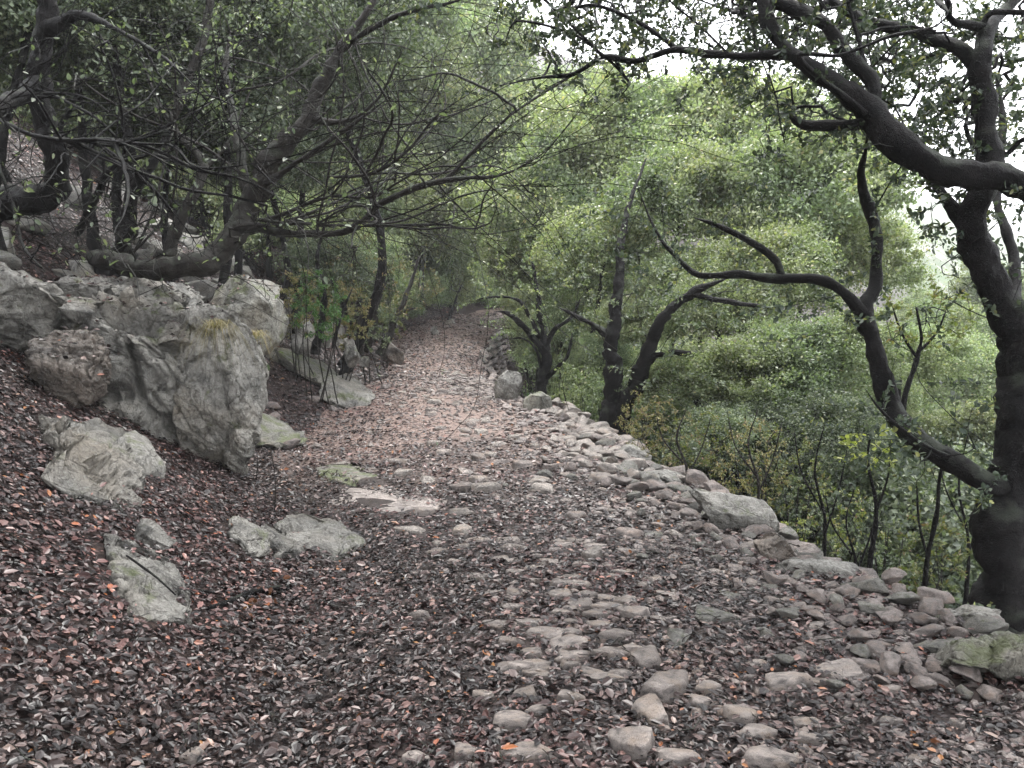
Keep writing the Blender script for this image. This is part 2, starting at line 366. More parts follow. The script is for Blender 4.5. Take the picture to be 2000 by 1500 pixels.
def crag(V, F, amp, size, rng, cell=1.):
    ck = .95 if cell > 1 else .5
    s = int(rng.integers(1, 9999)); n = vnormals(V, F)
    R = np.array([[.8, .2, .55], [-.3, .95, .1], [-.5, -.25, .82]])
    p = (V @ R.T) / size
    warp = .09 * np.stack([fbm(V / size * 2.2, 3, s), fbm(V / size * 2.2 + 9, 3, s + 1), fbm(V / size * 2.2 + 5, 3, s + 2)], 1)
    def facets(q, k):
        d1, d2, v, rel = worley(q + warp * k, s + int(10 * k))
        g = np.stack([np.sin(v * 91.7), np.sin(v * 57.3 + 1), np.sin(v * 133.1 + 2)], 1)
        return 1.15 * (v - .5) + .6 * (rel * g).sum(1) - ck * np.exp(-((d2 - d1) / (.05 if ck < .9 else .075)) ** 2)
    d = amp * (cell * facets(p * np.array([1, 1, .5]) * 1.1 + 3.3, 1) + .42 * facets(p * np.array([1, 1, .4]) * 3.1 + 1.7, .7) + .2 * facets(p * np.array([1, 1, .5]) * 8 + 4.7, .5) - .3 * np.abs(fbm(V / size * 2.5, 5, s + 7)))
    V = V + n * d[:, None]
    return V + n * (amp * .12 * fbm(V / size * 22, 3, s + 3))[:, None]
from mathutils.bvhtree import BVHTree
BVHS = []; STONES = []
FOOT = []      # footprints of boulders where fallen leaves stay off: arrays of (x, y) with radius per angle
def polar(poly, th):
    """radius of a star-shaped polygon about its centre at angles th"""
    c = poly.mean(0); q = poly - c; a = np.arctan2(q[:, 1], q[:, 0]); r = np.hypot(q[:, 0], q[:, 1])
    o = np.argsort(a); a, r = a[o], r[o]
    a = np.concatenate([a - 2 * np.pi, a, a + 2 * np.pi]); r = np.concatenate([r, r, r])
    return np.interp(th, a, r)
def densify(poly, n=8):
    poly = np.asarray(poly, float); out = []
    for i in range(len(poly)):
        a, b = poly[i], poly[(i + 1) % len(poly)]
        for t in np.arange(n) / n: out.append(a + (b - a) * t)
    return np.array(out)
def boulder(name, label, poly, Y=None, thick=.5, mode='stand', sub=5, amp=.1, size=.6, mat=None, seed=1, chis=10, lift=.1, sink=.1, cell=1., group=None, cat='boulder', lean=0., base=None):
    rng = np.random.default_rng(seed); U, F = ICO[sub]; poly = densify(poly)
    if mode == 'stand':
        if Y is None: Y = hit(*base)[1] + thick * .75
        P = np.array([at(px, py, Y) for px, py in poly]); c = P.mean(0); q = P[:, [0, 2]]
        th = np.arctan2(U[:, 2], U[:, 0]); m = np.hypot(U[:, 0], U[:, 2])
        r = polar(q, th) * m ** .62
        V = np.stack([c[0] + r * np.cos(th), c[1] + thick * np.sign(U[:, 1]) * np.abs(U[:, 1]) ** .75, c[2] + r * np.sin(th)], 1)
        V[:, 1] += lean * (V[:, 2] - c[2])
        V0 = V; V = chisel(V, int(chis * 1.8), .78, .97, rng, amt=1., w=(.7, 1.5, .7)); V = fit(V, V0, (0, 2))
        V = crag(V, F, amp * .75, size, rng, cell)
        foot = np.stack([V[:, 0], V[:, 1]], 1)
    else:
        P = np.array([hit(px, py) for px, py in poly]); c = P.mean(0)
        th = np.arctan2(U[:, 1], U[:, 0]); m = np.hypot(U[:, 0], U[:, 1]); r = polar(P[:, :2], th) * m ** .6
        x, y = c[0] + r * np.cos(th), c[1] + r * np.sin(th)
        g = H(x, y, detail=False); zz = np.sign(U[:, 2]) * np.abs(U[:, 2]) ** .7
        V = np.stack([x, y, g + np.where(zz > 0, zz * lift * .8, zz * sink)], 1)
        V[:, 2] -= g; V0 = V; V = chisel(V, chis * 2, .84, .98, rng, amt=.9, w=(.8, .8, 1.3)); V = fit(V, V0, (0, 1, 2)); V[:, 2] += H(V[:, 0], V[:, 1], detail=False); V = crag(V, F, amp, size, rng, cell)
        pc = P[:, :2].mean(0); q = P[:, :2] - pc
        FOOT.append((pc, np.arctan2(q[:, 1], q[:, 0]), np.hypot(q[:, 0], q[:, 1])))
    o = np.array([V[:, 0].mean(), V[:, 1].mean(), V[:, 2].min()])
    if mode == 'stand' and c[0] < -1.5: BVHS.append(BVHTree.FromPolygons(V.tolist(), F.tolist()))
    if mode == 'stand' and c[0] > -.3: STONES.append((V[:, 0].mean(), V[:, 1].mean() , np.ptp(V[:, 0]) * .36, np.ptp(V[:, 1]) * .36))
    return tag(obj(name, V, F, mat or M_ROCK, origin=o), label, cat, group)

# the outcrop on the left
boulder('boulder', 'great grey craggy outcrop leaning over a dark gap beside the leaf bank', [(45, 708), (110, 650), (160, 600), (240, 565), (310, 575), (400, 590), (440, 600), (480, 640), (498, 700), (496, 800), (515, 885), (478, 930), (420, 925), (345, 905), (270, 865), (200, 820), (120, 765)], Y=7.0, thick=.85, sub=7, amp=.2, size=.6, seed=3, chis=13, lean=.3, cell=1.15)
boulder('boulder', 'brownish block wedged at the lower left corner of the outcrop', [(60, 690), (110, 648), (160, 650), (205, 680), (212, 730), (190, 770), (150, 790), (90, 750)], base=(130, 790), Y=5.95, thick=.4, sub=6, amp=.08, size=.35, seed=14, mat=M_ROCKB)
boulder('boulder', 'tall smooth slanting slab with dry grass on its upper edge', [(395, 600), (430, 580), (480, 640), (500, 720), (497, 800), (520, 890), (475, 935), (400, 915), (370, 860), (350, 790), (365, 690)], Y=6.75, thick=.5, sub=7, amp=.1, size=.6, seed=5, chis=14, cell=1., lean=.3)
boulder('boulder', 'mossy rounded rock behind the slanting slab', [(392, 552), (450, 535), (508, 555), (547, 598), (552, 660), (540, 715), (500, 720), (470, 660), (430, 620)], Y=8.4, thick=.7, sub=5, amp=.07, size=.6, mat=M_ROCKM, seed=6)
boulder('boulder', 'broad upper shelf of the outcrop under the fallen leaves', [(60, 590), (140, 545), (240, 550), (310, 580), (390, 600), (370, 680), (290, 650), (210, 640), (120, 650), (70, 630)], Y=7.6, thick=1.1, sub=6, amp=.13, size=.6, seed=17, lean=.5)
boulder('boulder', 'dark hollowed rock at the far left edge above the gap', [(-60, 560), (20, 520), (100, 560), (130, 620), (90, 670), (20, 690), (-60, 680)], Y=6.6, thick=.7, sub=5, amp=.13, size=.5, seed=28)
boulder('boulder', 'small mossy stone low against the left edge', [(0, 812), (35, 806), (60, 825), (58, 850), (20, 862), (-8, 850)], Y=5.0, thick=.16, sub=4, amp=.03, size=.2, mat=M_ROCKM, seed=10)
boulder('boulder', 'pale mossy stones at the foot of the slanting slab', [(495, 812), (520, 820), (545, 850), (590, 862), (585, 875), (530, 885), (500, 880)], mode='lie', lift=.2, sub=4, amp=.05, size=.25, mat=M_ROCKM, seed=12)
# outcrops in the leaf bank
boulder('rock', 'long ragged rock below the gap of the outcrop', [(70, 850), (130, 828), (190, 840), (225, 880), (222, 925), (240, 965), (228, 1005), (175, 990), (140, 985), (150, 910), (110, 870)], mode='lie', lift=.15, sub=6, amp=.06, size=.3, seed=21, cat='rock')
boulder('rock', 'knobbly low rock joined under the crag beside the ragged rock', [(225, 885), (270, 880), (330, 915), (330, 940), (270, 935), (235, 930)], mode='lie', lift=.2, sub=4, amp=.05, size=.25, seed=22, cat='rock')
boulder('rock', 'long pale bent slab of bedrock lowest in the leaf bank', [(180, 1058), (228, 1056), (262, 1090), (285, 1130), (315, 1175), (372, 1205), (372, 1232), (295, 1242), (240, 1200), (215, 1150), (180, 1095)], mode='lie', lift=.09, sub=6, amp=.03, size=.25, seed=23, cat='rock')
boulder('rock', 'small low rock hump just above the bent slab', [(255, 1046), (298, 1042), (345, 1066), (335, 1086), (300, 1076), (268, 1064)], mode='lie', lift=.09, sub=4, amp=.03, size=.2, seed=24, cat='rock')
boulder('rock', 'rounded grey rock hump left of its narrow twin in the leaves', [(428, 1022), (470, 1022), (505, 1045), (526, 1085), (524, 1106), (470, 1088), (436, 1055)], mode='lie', lift=.11, sub=5, amp=.035, size=.2, seed=25, cat='rock')
boulder('rock', 'narrow rock hump between two larger humps in the leaves', [(514, 1028), (548, 1034), (578, 1065), (578, 1098), (545, 1100), (525, 1065)], mode='lie', lift=.1, sub=4, amp=.03, size=.2, seed=26, cat='rock')
boulder('rock', 'long tapering rock running down to the path from the bank', [(556, 1000), (610, 1006), (645, 1035), (695, 1100), (690, 1108), (640, 1080), (585, 1045), (560, 1020)], mode='lie', lift=.09, sub=5, amp=.03, size=.25, seed=27, cat='rock')
boulder('rock', 'flat wet shining slab flush with the path below the bank', [(655, 935), (720, 962), (830, 985), (872, 1003), (800, 1012), (715, 1000), (680, 975)], mode='lie', lift=.05, sub=5, amp=.015, size=.3, seed=28, mat=M_COB, cat='rock')
boulder('rock', 'thin sliver of rock with a moss cap in the leaves', [(635, 905), (690, 915), (770, 948), (760, 956), (690, 940), (640, 918)], mode='lie', lift=.07, sub=4, amp=.02, size=.3, seed=29, mat=M_ROCKM, cat='rock')
boulder('rock', 'sunlit flat slab where the bank meets the path', [(625, 748), (660, 742), (722, 792), (716, 800), (650, 792), (630, 775)], mode='lie', lift=.28, sub=5, amp=.04, size=.4, seed=30, cat='rock')
boulder('rock', 'long rock slab sloping down behind the sunlit flat slab', [(548, 682), (600, 700), (665, 745), (680, 765), (640, 768), (590, 740), (555, 715)], mode='lie', lift=.3, sub=5, amp=.05, size=.5, seed=31, mat=M_ROCKM, cat='rock')
for i, (poly, Y, lab) in enumerate([
    ([(568, 640), (595, 622), (610, 650), (605, 700), (572, 700)], 12.5, 'pointed grey rock at the foot of the left thicket'),
    ([(635, 640), (655, 622), (672, 650), (668, 680), (640, 678)], 14, 'upright rock between the thicket stems'),
    ([(668, 668), (690, 660), (702, 700), (696, 722), (676, 712)], 13, 'white upright rock with lichen on the bank'),
    ([(742, 675), (765, 665), (788, 690), (786, 712), (752, 706)], 16, 'reddish mossy rock at the bank end of the path'),
    ([(700, 700), (715, 695), (722, 712), (708, 718)], 14.5, 'small grey rock below the leaning stems'),
    ([(868, 632), (880, 622), (892, 640), (884, 650), (870, 648)], 30, 'pale rock at the far end of the path'),
    ([(905, 632), (918, 628), (924, 645), (908, 648)], 30, 'pinkish rock rightmost at the far end of the path'),
    ([(840, 640), (852, 636), (858, 652), (842, 655)], 26, 'low pale rock on the far left verge of the path')]):
    boulder('rock', lab, poly, Y=Y, thick=.3, sub=4, amp=.05, size=.3, seed=40 + i, cat='rock', mat=(M_ROCKB if 'red' in lab or 'pink' in lab else M_ROCK))
# right edge of the path
boulder('standing_stone', 'upright grey stone block on the right edge of the path', [(974, 727), (1010, 724), (1022, 738), (1019, 765), (1012, 784), (990, 788), (966, 788), (966, 750)], Y=12.5, thick=.22, sub=5, amp=.03, size=.3, seed=50, chis=14)
boulder('boulder', 'rounded mossy stone beside the upright block', [(1022, 782), (1035, 768), (1055, 765), (1075, 778), (1078, 800), (1050, 808), (1025, 808)], Y=11.4, thick=.22, sub=4, amp=.025, size=.25, seed=51, mat=M_ROCKM)
boulder('boulder', 'large grey slab jutting from the path edge amid rubble', [(1345, 962), (1390, 958), (1455, 972), (1490, 1005), (1512, 1050), (1460, 1046), (1405, 1032), (1375, 995)], Y=5.35, thick=.32, sub=5, amp=.035, size=.4, seed=52, chis=16, lean=.5)
boulder('boulder', 'brown edge rock below the large jutting slab', [(1480, 1040), (1520, 1045), (1545, 1080), (1560, 1115), (1530, 1135), (1500, 1105)], Y=4.6, thick=.2, sub=4, amp=.04, size=.3, seed=53, mat=M_ROCKB)
boulder('boulder', 'flat topped grey block on the path edge before the saplings', [(1520, 1112), (1570, 1104), (1640, 1110), (1692, 1122), (1700, 1165), (1640, 1172), (1570, 1160), (1525, 1140)], Y=4.25, thick=.2, sub=5, amp=.035, size=.35, seed=54, chis=16)
boulder('boulder', 'cracked grey rock at the foot of the big oak trunk', [(1790, 1225), (1830, 1195), (1900, 1190), (1960, 1205), (1975, 1240), (1900, 1255), (1830, 1250)], Y=3.65, thick=.18, sub=5, amp=.04, size=.25, seed=55, chis=14)
boulder('boulder', 'mossy rock shelf at the right edge of the picture', [(1830, 1300), (1860, 1262), (1920, 1238), (2000, 1235), (2080, 1240), (2080, 1310), (1960, 1318), (1880, 1325)], Y=3.1, thick=.2, sub=5, amp=.045, size=.25, seed=56, mat=M_ROCKM)
boulder('boulder', 'small leaning wedge of rock between two edge blocks', [(1722, 1185), (1745, 1180), (1765, 1205), (1762, 1225), (1735, 1215)], Y=3.75, thick=.1, sub=4, amp=.02, size=.2, seed=57)
boulder('boulder', 'flat pale slab on the path edge beyond the jutting slab', [(1240, 925), (1285, 918), (1330, 938), (1344, 958), (1300, 962), (1255, 945)], Y=6.7, thick=.22, sub=5, amp=.02, size=.3, seed=58, chis=12)
boulder('boulder', 'flat edge stone with a tuft of moss among the far rubble', [(1195, 872), (1230, 870), (1262, 890), (1275, 906), (1235, 912), (1205, 900)], Y=7.9, thick=.2, sub=4, amp=.02, size=.25, seed=59, chis=12)
boulder('boulder', 'dark upturned stone in the middle of the pale rubble', [(1175, 900), (1195, 888), (1208, 900), (1200, 918), (1178, 922)], Y=7.35, thick=.08, sub=4, amp=.015, size=.15, seed=60, mat=M_ROCKB)
# ------------------------------------------------------------------ stones laid in the path
def stone_mesh(k, angular, sub=3):
    rng = np.random.default_rng(k); U, F = ICO[sub]
    V = U * (1 + .3 * fbm(U * 1.1 + k * 3.1, 2, k))[:, None]
    if angular: V = chisel(V, 13, .72, .93, rng, np.zeros(3), 1.)
    else:
        for _ in range(7):
            a = rng.uniform(0, 2 * np.pi); d = norm(np.array([math.cos(a), math.sin(a), rng.uniform(-.1, .3)])); t = V @ d; V = V - np.maximum(t - rng.uniform(.5, .8), 0)[:, None] * d * .9
        V[:, 2] = np.sign(V[:, 2]) * np.minimum(np.abs(V[:, 2]), .4 + .2 * np.abs(V[:, 2]))
    V = V * (1 + .09 * fbm(V * 3, 4, k + 5))[:, None]
    m = np.abs(V).max(0); return V / m, F
ROUND = [stone_mesh(100 + k, False) for k in range(9)]
SHARP = [stone_mesh(200 + k, True) for k in range(12)]
SM = {}
for tagm, mat in (('cob', M_COB), ('rub', M_RUB), ('pale', M_RUBP), ('rock', M_ROCK)):
    SM[tagm, 0] = [mesh_from('stone', V, F, mat) for V, F in ROUND]
    SM[tagm, 1] = [mesh_from('stone', V, F, mat) for V, F in SHARP]
def stone(x, y, sx, sy, sz, rot, kind, ang, parent, z=None, tilt=0., up=.25, name='stone'):
    me = random.choice(SM[kind, ang]); o = bpy.data.objects.new(name, me); link(o); o.parent = parent
    z0 = h1(x, y) if z is None else z
    o.location = (x, y, z0 + up * sz); o.scale = (sx, sy, sz)
    o.rotation_euler = (random.uniform(-tilt, tilt), random.uniform(-tilt, tilt), rot)
    return o
COBS = [(1265,1292,75,55),(1235,1462,92,78),(1325,1486,92,50),(1500,1492,112,58),(1035,1472,105,32),(1000,1416,90,45),(1030,1360,55,35),(1112,1367,60,35),(1385,1352,52,40),(1370,1380,50,35),
 (1440,1405,75,50),(1480,1437,85,36),(1580,1450,60,34),(1535,1340,100,50),(1645,1315,115,30),(1600,1337,40,18),(1740,1352,42,26),(1735,1415,70,25),(1870,1422,30,25),(1790,1490,60,25),(1577,1417,60,18),
 (1205,1248,82,45),(1195,1281,72,25),(1042,1282,52,25),(1107,1257,85,20),(1165,1226,55,25),(1235,1202,62,36),(1175,1190,56,26),(1135,1184,72,28),(1097,1165,62,22),(1082,1102,56,13),(1040,1113,40,12),
 (1115,1131,50,12),(1140,1146,42,12),(1080,1239,82,14),(1035,1219,62,12),(1217,1181,50,18),(1300,1168,42,22),(820,1205,45,28),(905,1475,48,50),(380,1482,45,38),(810,1488,60,34),(970,1225,62,20),
 (995,1058,60,12),(930,1058,50,11),(1000,1070,46,12),(1030,1480,60,30),(940,1130,50,14),(1010,1160,60,14),(955,1165,46,12),(1120,1290,40,20),(1000,1190,50,14),(1165,1330,50,24),(1050,1395,46,26),(940,1365,50,30),
 (1060,1330,45,22),(980,1310,55,20),(1180,1110,40,12),(1230,1120,45,13),(1280,1135,45,15),(1290,1215,44,20),(855,1080,44,10),(890,1100,40,10),(905,1070,46,9)]
ANG = [(1410,1205,96,44),(1325,1250,58,60),(1435,1166,56,28),(1620,1166,56,36),(1745,1202,46,36),(1605,1253,76,26),(1635,1226,50,26),(1720,1267,42,20),(1450,1112,56,26),(1277,1046,62,20),(1460,1072,56,22),
 (1422,1052,32,26),(1495,1092,30,20),(1695,1246,52,22),(1560,1190,40,24),(1580,1225,52,18),(1530,1175,46,22),(1480,1140,42,22),(1105,978,34,20),(1190,905,34,26),(1285,1080,40,16),(1345,1110,38,18),(1350,1030,52,18),
 (1390,1080,36,18),(1330,990,40,16),(1270,975,40,14),(1235,1000,36,14),(1500,1240,50,20),(1560,1275,44,16),(1480,1300,46,20),(1690,1170,34,20),(1660,1200,40,20),(1760,1240,44,20),(1800,1265,50,20)]
def by_pixel(px, py, w, h, kind, ang, tall=.5, flat=False):
    p = hit(px, py + h * .12); Y = p[1]; sx = w / 2 * Y / 1500
    el = math.atan2(CAMZ - p[2], Y); sh = h / 2 * Y / 1500
    sz = min(sh * .62, sx * .55) + .008; sy = max(.6 * sx, (sh - sz * .6 * math.cos(el)) / max(math.sin(el), .15)); sy = min(sy, sx * 1.7)
    stone(p[0], p[1], sx * 1.2, sy * 1.1, sz * 1.2, random.uniform(-.25, .25), kind, ang, path, tilt=.12 if not ang else .3, up=.12)
    STONES.append((p[0], p[1], sx, sy))
for c in COBS: by_pixel(*c, 'cob', 0)
for c in ANG: by_pixel(*c, random.choice(['rub', 'cob', 'rock']), 1)
# the long humped cobble is three fused lumps
for q in [(1300, 1350, 88, 74), (1275, 1395, 72, 80), (1325, 1335, 60, 50)]: by_pixel(*q, 'cob', 0)
nchild = len(COBS) + len(ANG) + 3
def scatter_stuff(name, pts, parent, mats, kinds, label=None):
    """pts: rows x,y,z,sx,sy,sz,rot,angular ; joined as one stuff part"""
    VV, FF, MI = [], [], []; off = 0
    for r in pts:
        pool = LOW1 if r[7] else LOW0; V, F = pool[int(r[8]) % len(pool)]
        c, s = math.cos(r[6]), math.sin(r[6]); v = V * r[3:6]
        v = np.stack([v[:, 0] * c - v[:, 1] * s, v[:, 0] * s + v[:, 1] * c, v[:, 2]], 1) + r[:3]
        VV.append(v); FF.append(F + off); off += len(v)
    return obj(name, np.concatenate(VV), np.concatenate(FF), mats, parent, kind=kinds)
LOW0 = [stone_mesh(300 + k, False, 2) for k in range(6)]; LOW1 = [stone_mesh(400 + k, True, 2) for k in range(8)]
for _ in range(42):        # the packed line of narrow cobbles running up the path
    px_ = random.uniform(980, 1260); py_c = random.uniform(1060, 1330); by_pixel(px_, py_c, random.uniform(34, 74) * (py_c - 600) / 620, random.uniform(10, 24) * (py_c - 600) / 560, 'cob', 0)
# smaller laid stones and mid-distance paving, largest as parts
rows = []
def free(x, y, r, lst, k=.85):
    for a in lst:
        if (x - a[0]) ** 2 + (y - a[1]) ** 2 < ((r + max(a[2], a[3])) * k) ** 2: return False
    return True
tries = 0; mids = []
while len(mids) < 145 and tries < 9000:
    tries += 1; y = random.uniform(4.3, 16.5); u = random.gauss(.52, .2); x = XL(y) + (XR(y) - XL(y)) * u
    if not .12 < u < .9: continue
    r = random.uniform(.05, .14)
    if free(x, y, r, mids + STONES, .8): mids.append((x, y, r, r))
for x, y, r, _ in mids:
    stone(x, y, r, r * random.uniform(.6, 1), r * .36, random.uniform(0, 3), random.choice(['cob', 'rub', 'pale', 'pale']), random.choice([0, 0, 1]), path, up=.35, tilt=.06); STONES.append((x, y, r, r))
gr = []
for _ in range(5200):
    y = 2.2 + 14 * random.random() ** 1.3; u = min(.99, abs(random.gauss(0, .38)))
    if y < 3.6 and random.random() < .4: u = random.random() * .8
    x = XR(y) - u * (XR(y) - XL(y)) + .05; s = random.uniform(.009, .03) * (1 + .04 * y)
    gr.append((x, y, 0, s, s * random.uniform(.6, 1), s * random.uniform(.4, .7), random.uniform(0, 6), 1, random.randrange(99)))
for _ in range(1800):
    y = random.uniform(15, 34); x = float(XL(y)) + random.random() * float(XR(y) - XL(y)); s = random.uniform(.02, .06); gr.append((x, y, 0, s, s * .8, s * .5, random.uniform(0, 6), 1, random.randrange(99)))
gr = np.array(gr); gr[:, 2] = H(gr[:, 0], gr[:, 1]) + .006 + gr[:, 5] * .3
grav = scatter_stuff('gravel', gr, None, M_RUB, 'stuff')
tag(grav, 'loose small stones and grit scattered along the right side of the path', 'gravel')

# ------------------------------------------------------------------ the dry stone retaining wall and its rubble top
wall = empty('retaining_wall', (XR(8) + .1, 8, -1), 'dry stone retaining wall carrying the valley side of the path, its top loose rubble', 'wall')
def wstone(x, y, sx, sy, sz, rot, kind, ang, z, tilt=.25):
    o = stone(x, y, sx, sy, sz, rot, kind, ang, wall, z=z, tilt=tilt, up=.2)
    o.location = (o.location[0] - wall.location[0], o.location[1] - wall.location[1], o.location[2] - wall.location[2])
wn_ = 0; wl_ = []; rest = []
cand = []
for _ in range(3000):
    y = 2.9 + 12.5 * random.random() ** 1.15; s = abs(random.gauss(0, .52)); x = float(XR(y)) + .12 - s
    r = random.uniform(.035, .13) * (1.2 if 6 < y < 12 else .8) * (1.1 - .5 * min(s, 1)); cand.append((x, y, r, s))
cand.sort(key=lambda c: -c[2] / c[1])
for x, y, r, s in cand:
    if not free(x, y, r, wl_ + STONES, .62 if r > .05 else .7): continue
    wl_.append((x, y, r, r))
    kind = 'pale' if y > 6.5 and random.random() < .75 else random.choice(['rub', 'rock', 'rub'])
    if wn_ < 215:
        wstone(x, y, r, r * random.uniform(.6, .95), r * random.uniform(.35, .6), random.uniform(0, 6), kind, 1, h1(min(x, float(XR(y)) - .03), y) + .01 + .03 * random.random()); wn_ += 1
        STONES.append((x, y, r * .9, r * .8))
    else:
        rest.append((x, y, h1(min(x, float(XR(y)) - .03), y) + .02, r, r * .8, r * .5, random.uniform(0, 6), 1, random.randrange(99)))
    if len(wl_) > 900: break
# wall face: seen beyond the bend
for row in range(7):
    y = 17.2
    while y < 28:
        r = random.uniform(.12, .2)
        x = float(XR(y)) + .1 + .09 * math.sin(y * 2.3) + .04 * row; z = float(ZP(y)) - .05 - row * .17
        if wn_ < 298: wstone(x, y, .1, r, .09, random.uniform(-.15, .15), random.choice(['rub', 'rock']), 1, z, .1); wn_ += 1
        else: rest.append((x, y, z, .1, r, .09, 0, 1, random.randrange(99)))
        y += r * 1.75
for row in range(6):       # lower courses along the near part, as one part
    y = 2.6
    while y < 17:
        r = random.uniform(.1, .2); x = float(XR(y)) + .12 + .09 * math.sin(y * 2.3) + .05 * row
        rest.append((x, y, float(ZP(y)) - .1 - row * .17, .14, r, .1, random.uniform(-.2, .2), 1, random.randrange(99))); y += r * 1.7
rest = np.array(rest); ro = scatter_stuff('rubble', rest, None, M_RUB, 'stuff'); ro.parent = wall; ro.location = -wall.location

# ------------------------------------------------------------------ leaf geometry
def leaf_geo(P, D, Nn, L, W, curl=.15, fine=True):
    D = norm(D); Nn = norm(Nn - (Nn * D).sum(1, keepdims=True) * D); Sd = np.cross(D, Nn)
    L = L[:, None]; W = W[:, None] / 2; n = len(P)
    if fine:
        c = curl * L
        v = np.stack([P, P + D * L * .28 + Sd * W * .9 + Nn * c * .5, P + D * L * .7 + Sd * W * .8 + Nn * c * .3, P + D * L - Nn * c * .9,
                      P + D * L * .7 - Sd * W * .8 + Nn * c * .3, P + D * L * .28 - Sd * W * .9 + Nn * c * .5], 1).reshape(-1, 3)
        b = np.arange(n)[:, None] * 6
        F = np.concatenate([b + [0, 1, 2, 3], b + [0, 3, 4, 5]])
    else:
        v = np.stack([P, P + D * L * .45 + Sd * W + Nn * curl * L, P + D * L, P + D * L * .45 - Sd * W + Nn * curl * L], 1).reshape(-1, 3)
        b = np.arange(n)[:, None] * 4
        F = np.concatenate([b + [0, 1, 2], b + [0, 2, 3]])
    return v, F

# ------------------------------------------------------------------ trees: limbs, twigs grown towards points, leaves
def catmull(P, R, step):
    P = np.asarray(P, float); R = np.asarray(R, float)
    Q = np.vstack([2 * P[0] - P[1], P, 2 * P[-1] - P[-2]]); out, ro = [], []
    for i in range(len(P) - 1):
        L = np.linalg.norm(P[i + 1] - P[i]); n = max(2, int(L / step))
        t = (np.arange(n) / n)[:, None]; a, b, c, d = Q[i], Q[i + 1], Q[i + 2], Q[i + 3]
        out.append(.5 * (2 * b + (c - a) * t + (2 * a - 5 * b + 4 * c - d) * t ** 2 + (3 * b - a - 3 * c + d) * t ** 3))
        ro.append(R[i] + (R[i + 1] - R[i]) * t[:, 0])
    out.append(P[-1:]); ro.append(R[-1:]); return np.vstack(out), np.concatenate(ro)
def tube(P, R, sides=12, rough=.26, seed=0, wob=.0):
    n = len(P); P = P + np.stack([fbm(P / .27 + 3 + k * 7.7, 3, seed + k) for k in range(3)], 1) * (R * .75)[:, None]; R = R * (1 + .13 * fbm(P / .2 + 1.3, 3, seed + 9)); T = norm(np.gradient(P, axis=0)); up = np.array([.13, .21, 1.]); up = up if abs(T[0] @ norm(up)) < .9 else np.array([1., .1, .2])
    U = np.zeros_like(P); u = up
    for i in range(n):
        u = u - (u @ T[i]) * T[i]; u = u / np.linalg.norm(u); U[i] = u
    W = np.cross(T, U); a = np.arange(sides) * 2 * np.pi / sides
    ring = U[:, None] * np.cos(a)[None, :, None] + W[:, None] * np.sin(a)[None, :, None]
    V = P[:, None] + ring * R[:, None, None]; v = V.reshape(-1, 3)
    rr = np.repeat(R, sides); nz = fbm(v / .16 + seed, 3, seed) * .75 + fbm(v / .045, 2, seed + 3) * .45
    v = v + ring.reshape(-1, 3) * (rr * rough * nz * 2)[:, None]
    i = (np.arange(n - 1)[:, None] * sides + np.arange(sides)[None, :]).ravel(); j = (np.arange(n - 1)[:, None] * sides + (np.arange(sides)[None, :] + 1) % sides).ravel()
    F = np.stack([i, j, j + sides, i + sides], 1)
    c0, c1 = len(v), len(v) + 1; v = np.vstack([v, P[0], P[-1]]); k = np.arange(sides); k2 = (k + 1) % sides
    T3 = np.vstack([np.stack([np.full(sides, c0), k2, k], 1), np.stack([np.full(sides, c1), k + (n - 1) * sides, k2 + (n - 1) * sides], 1)])
    return v, [F, T3]
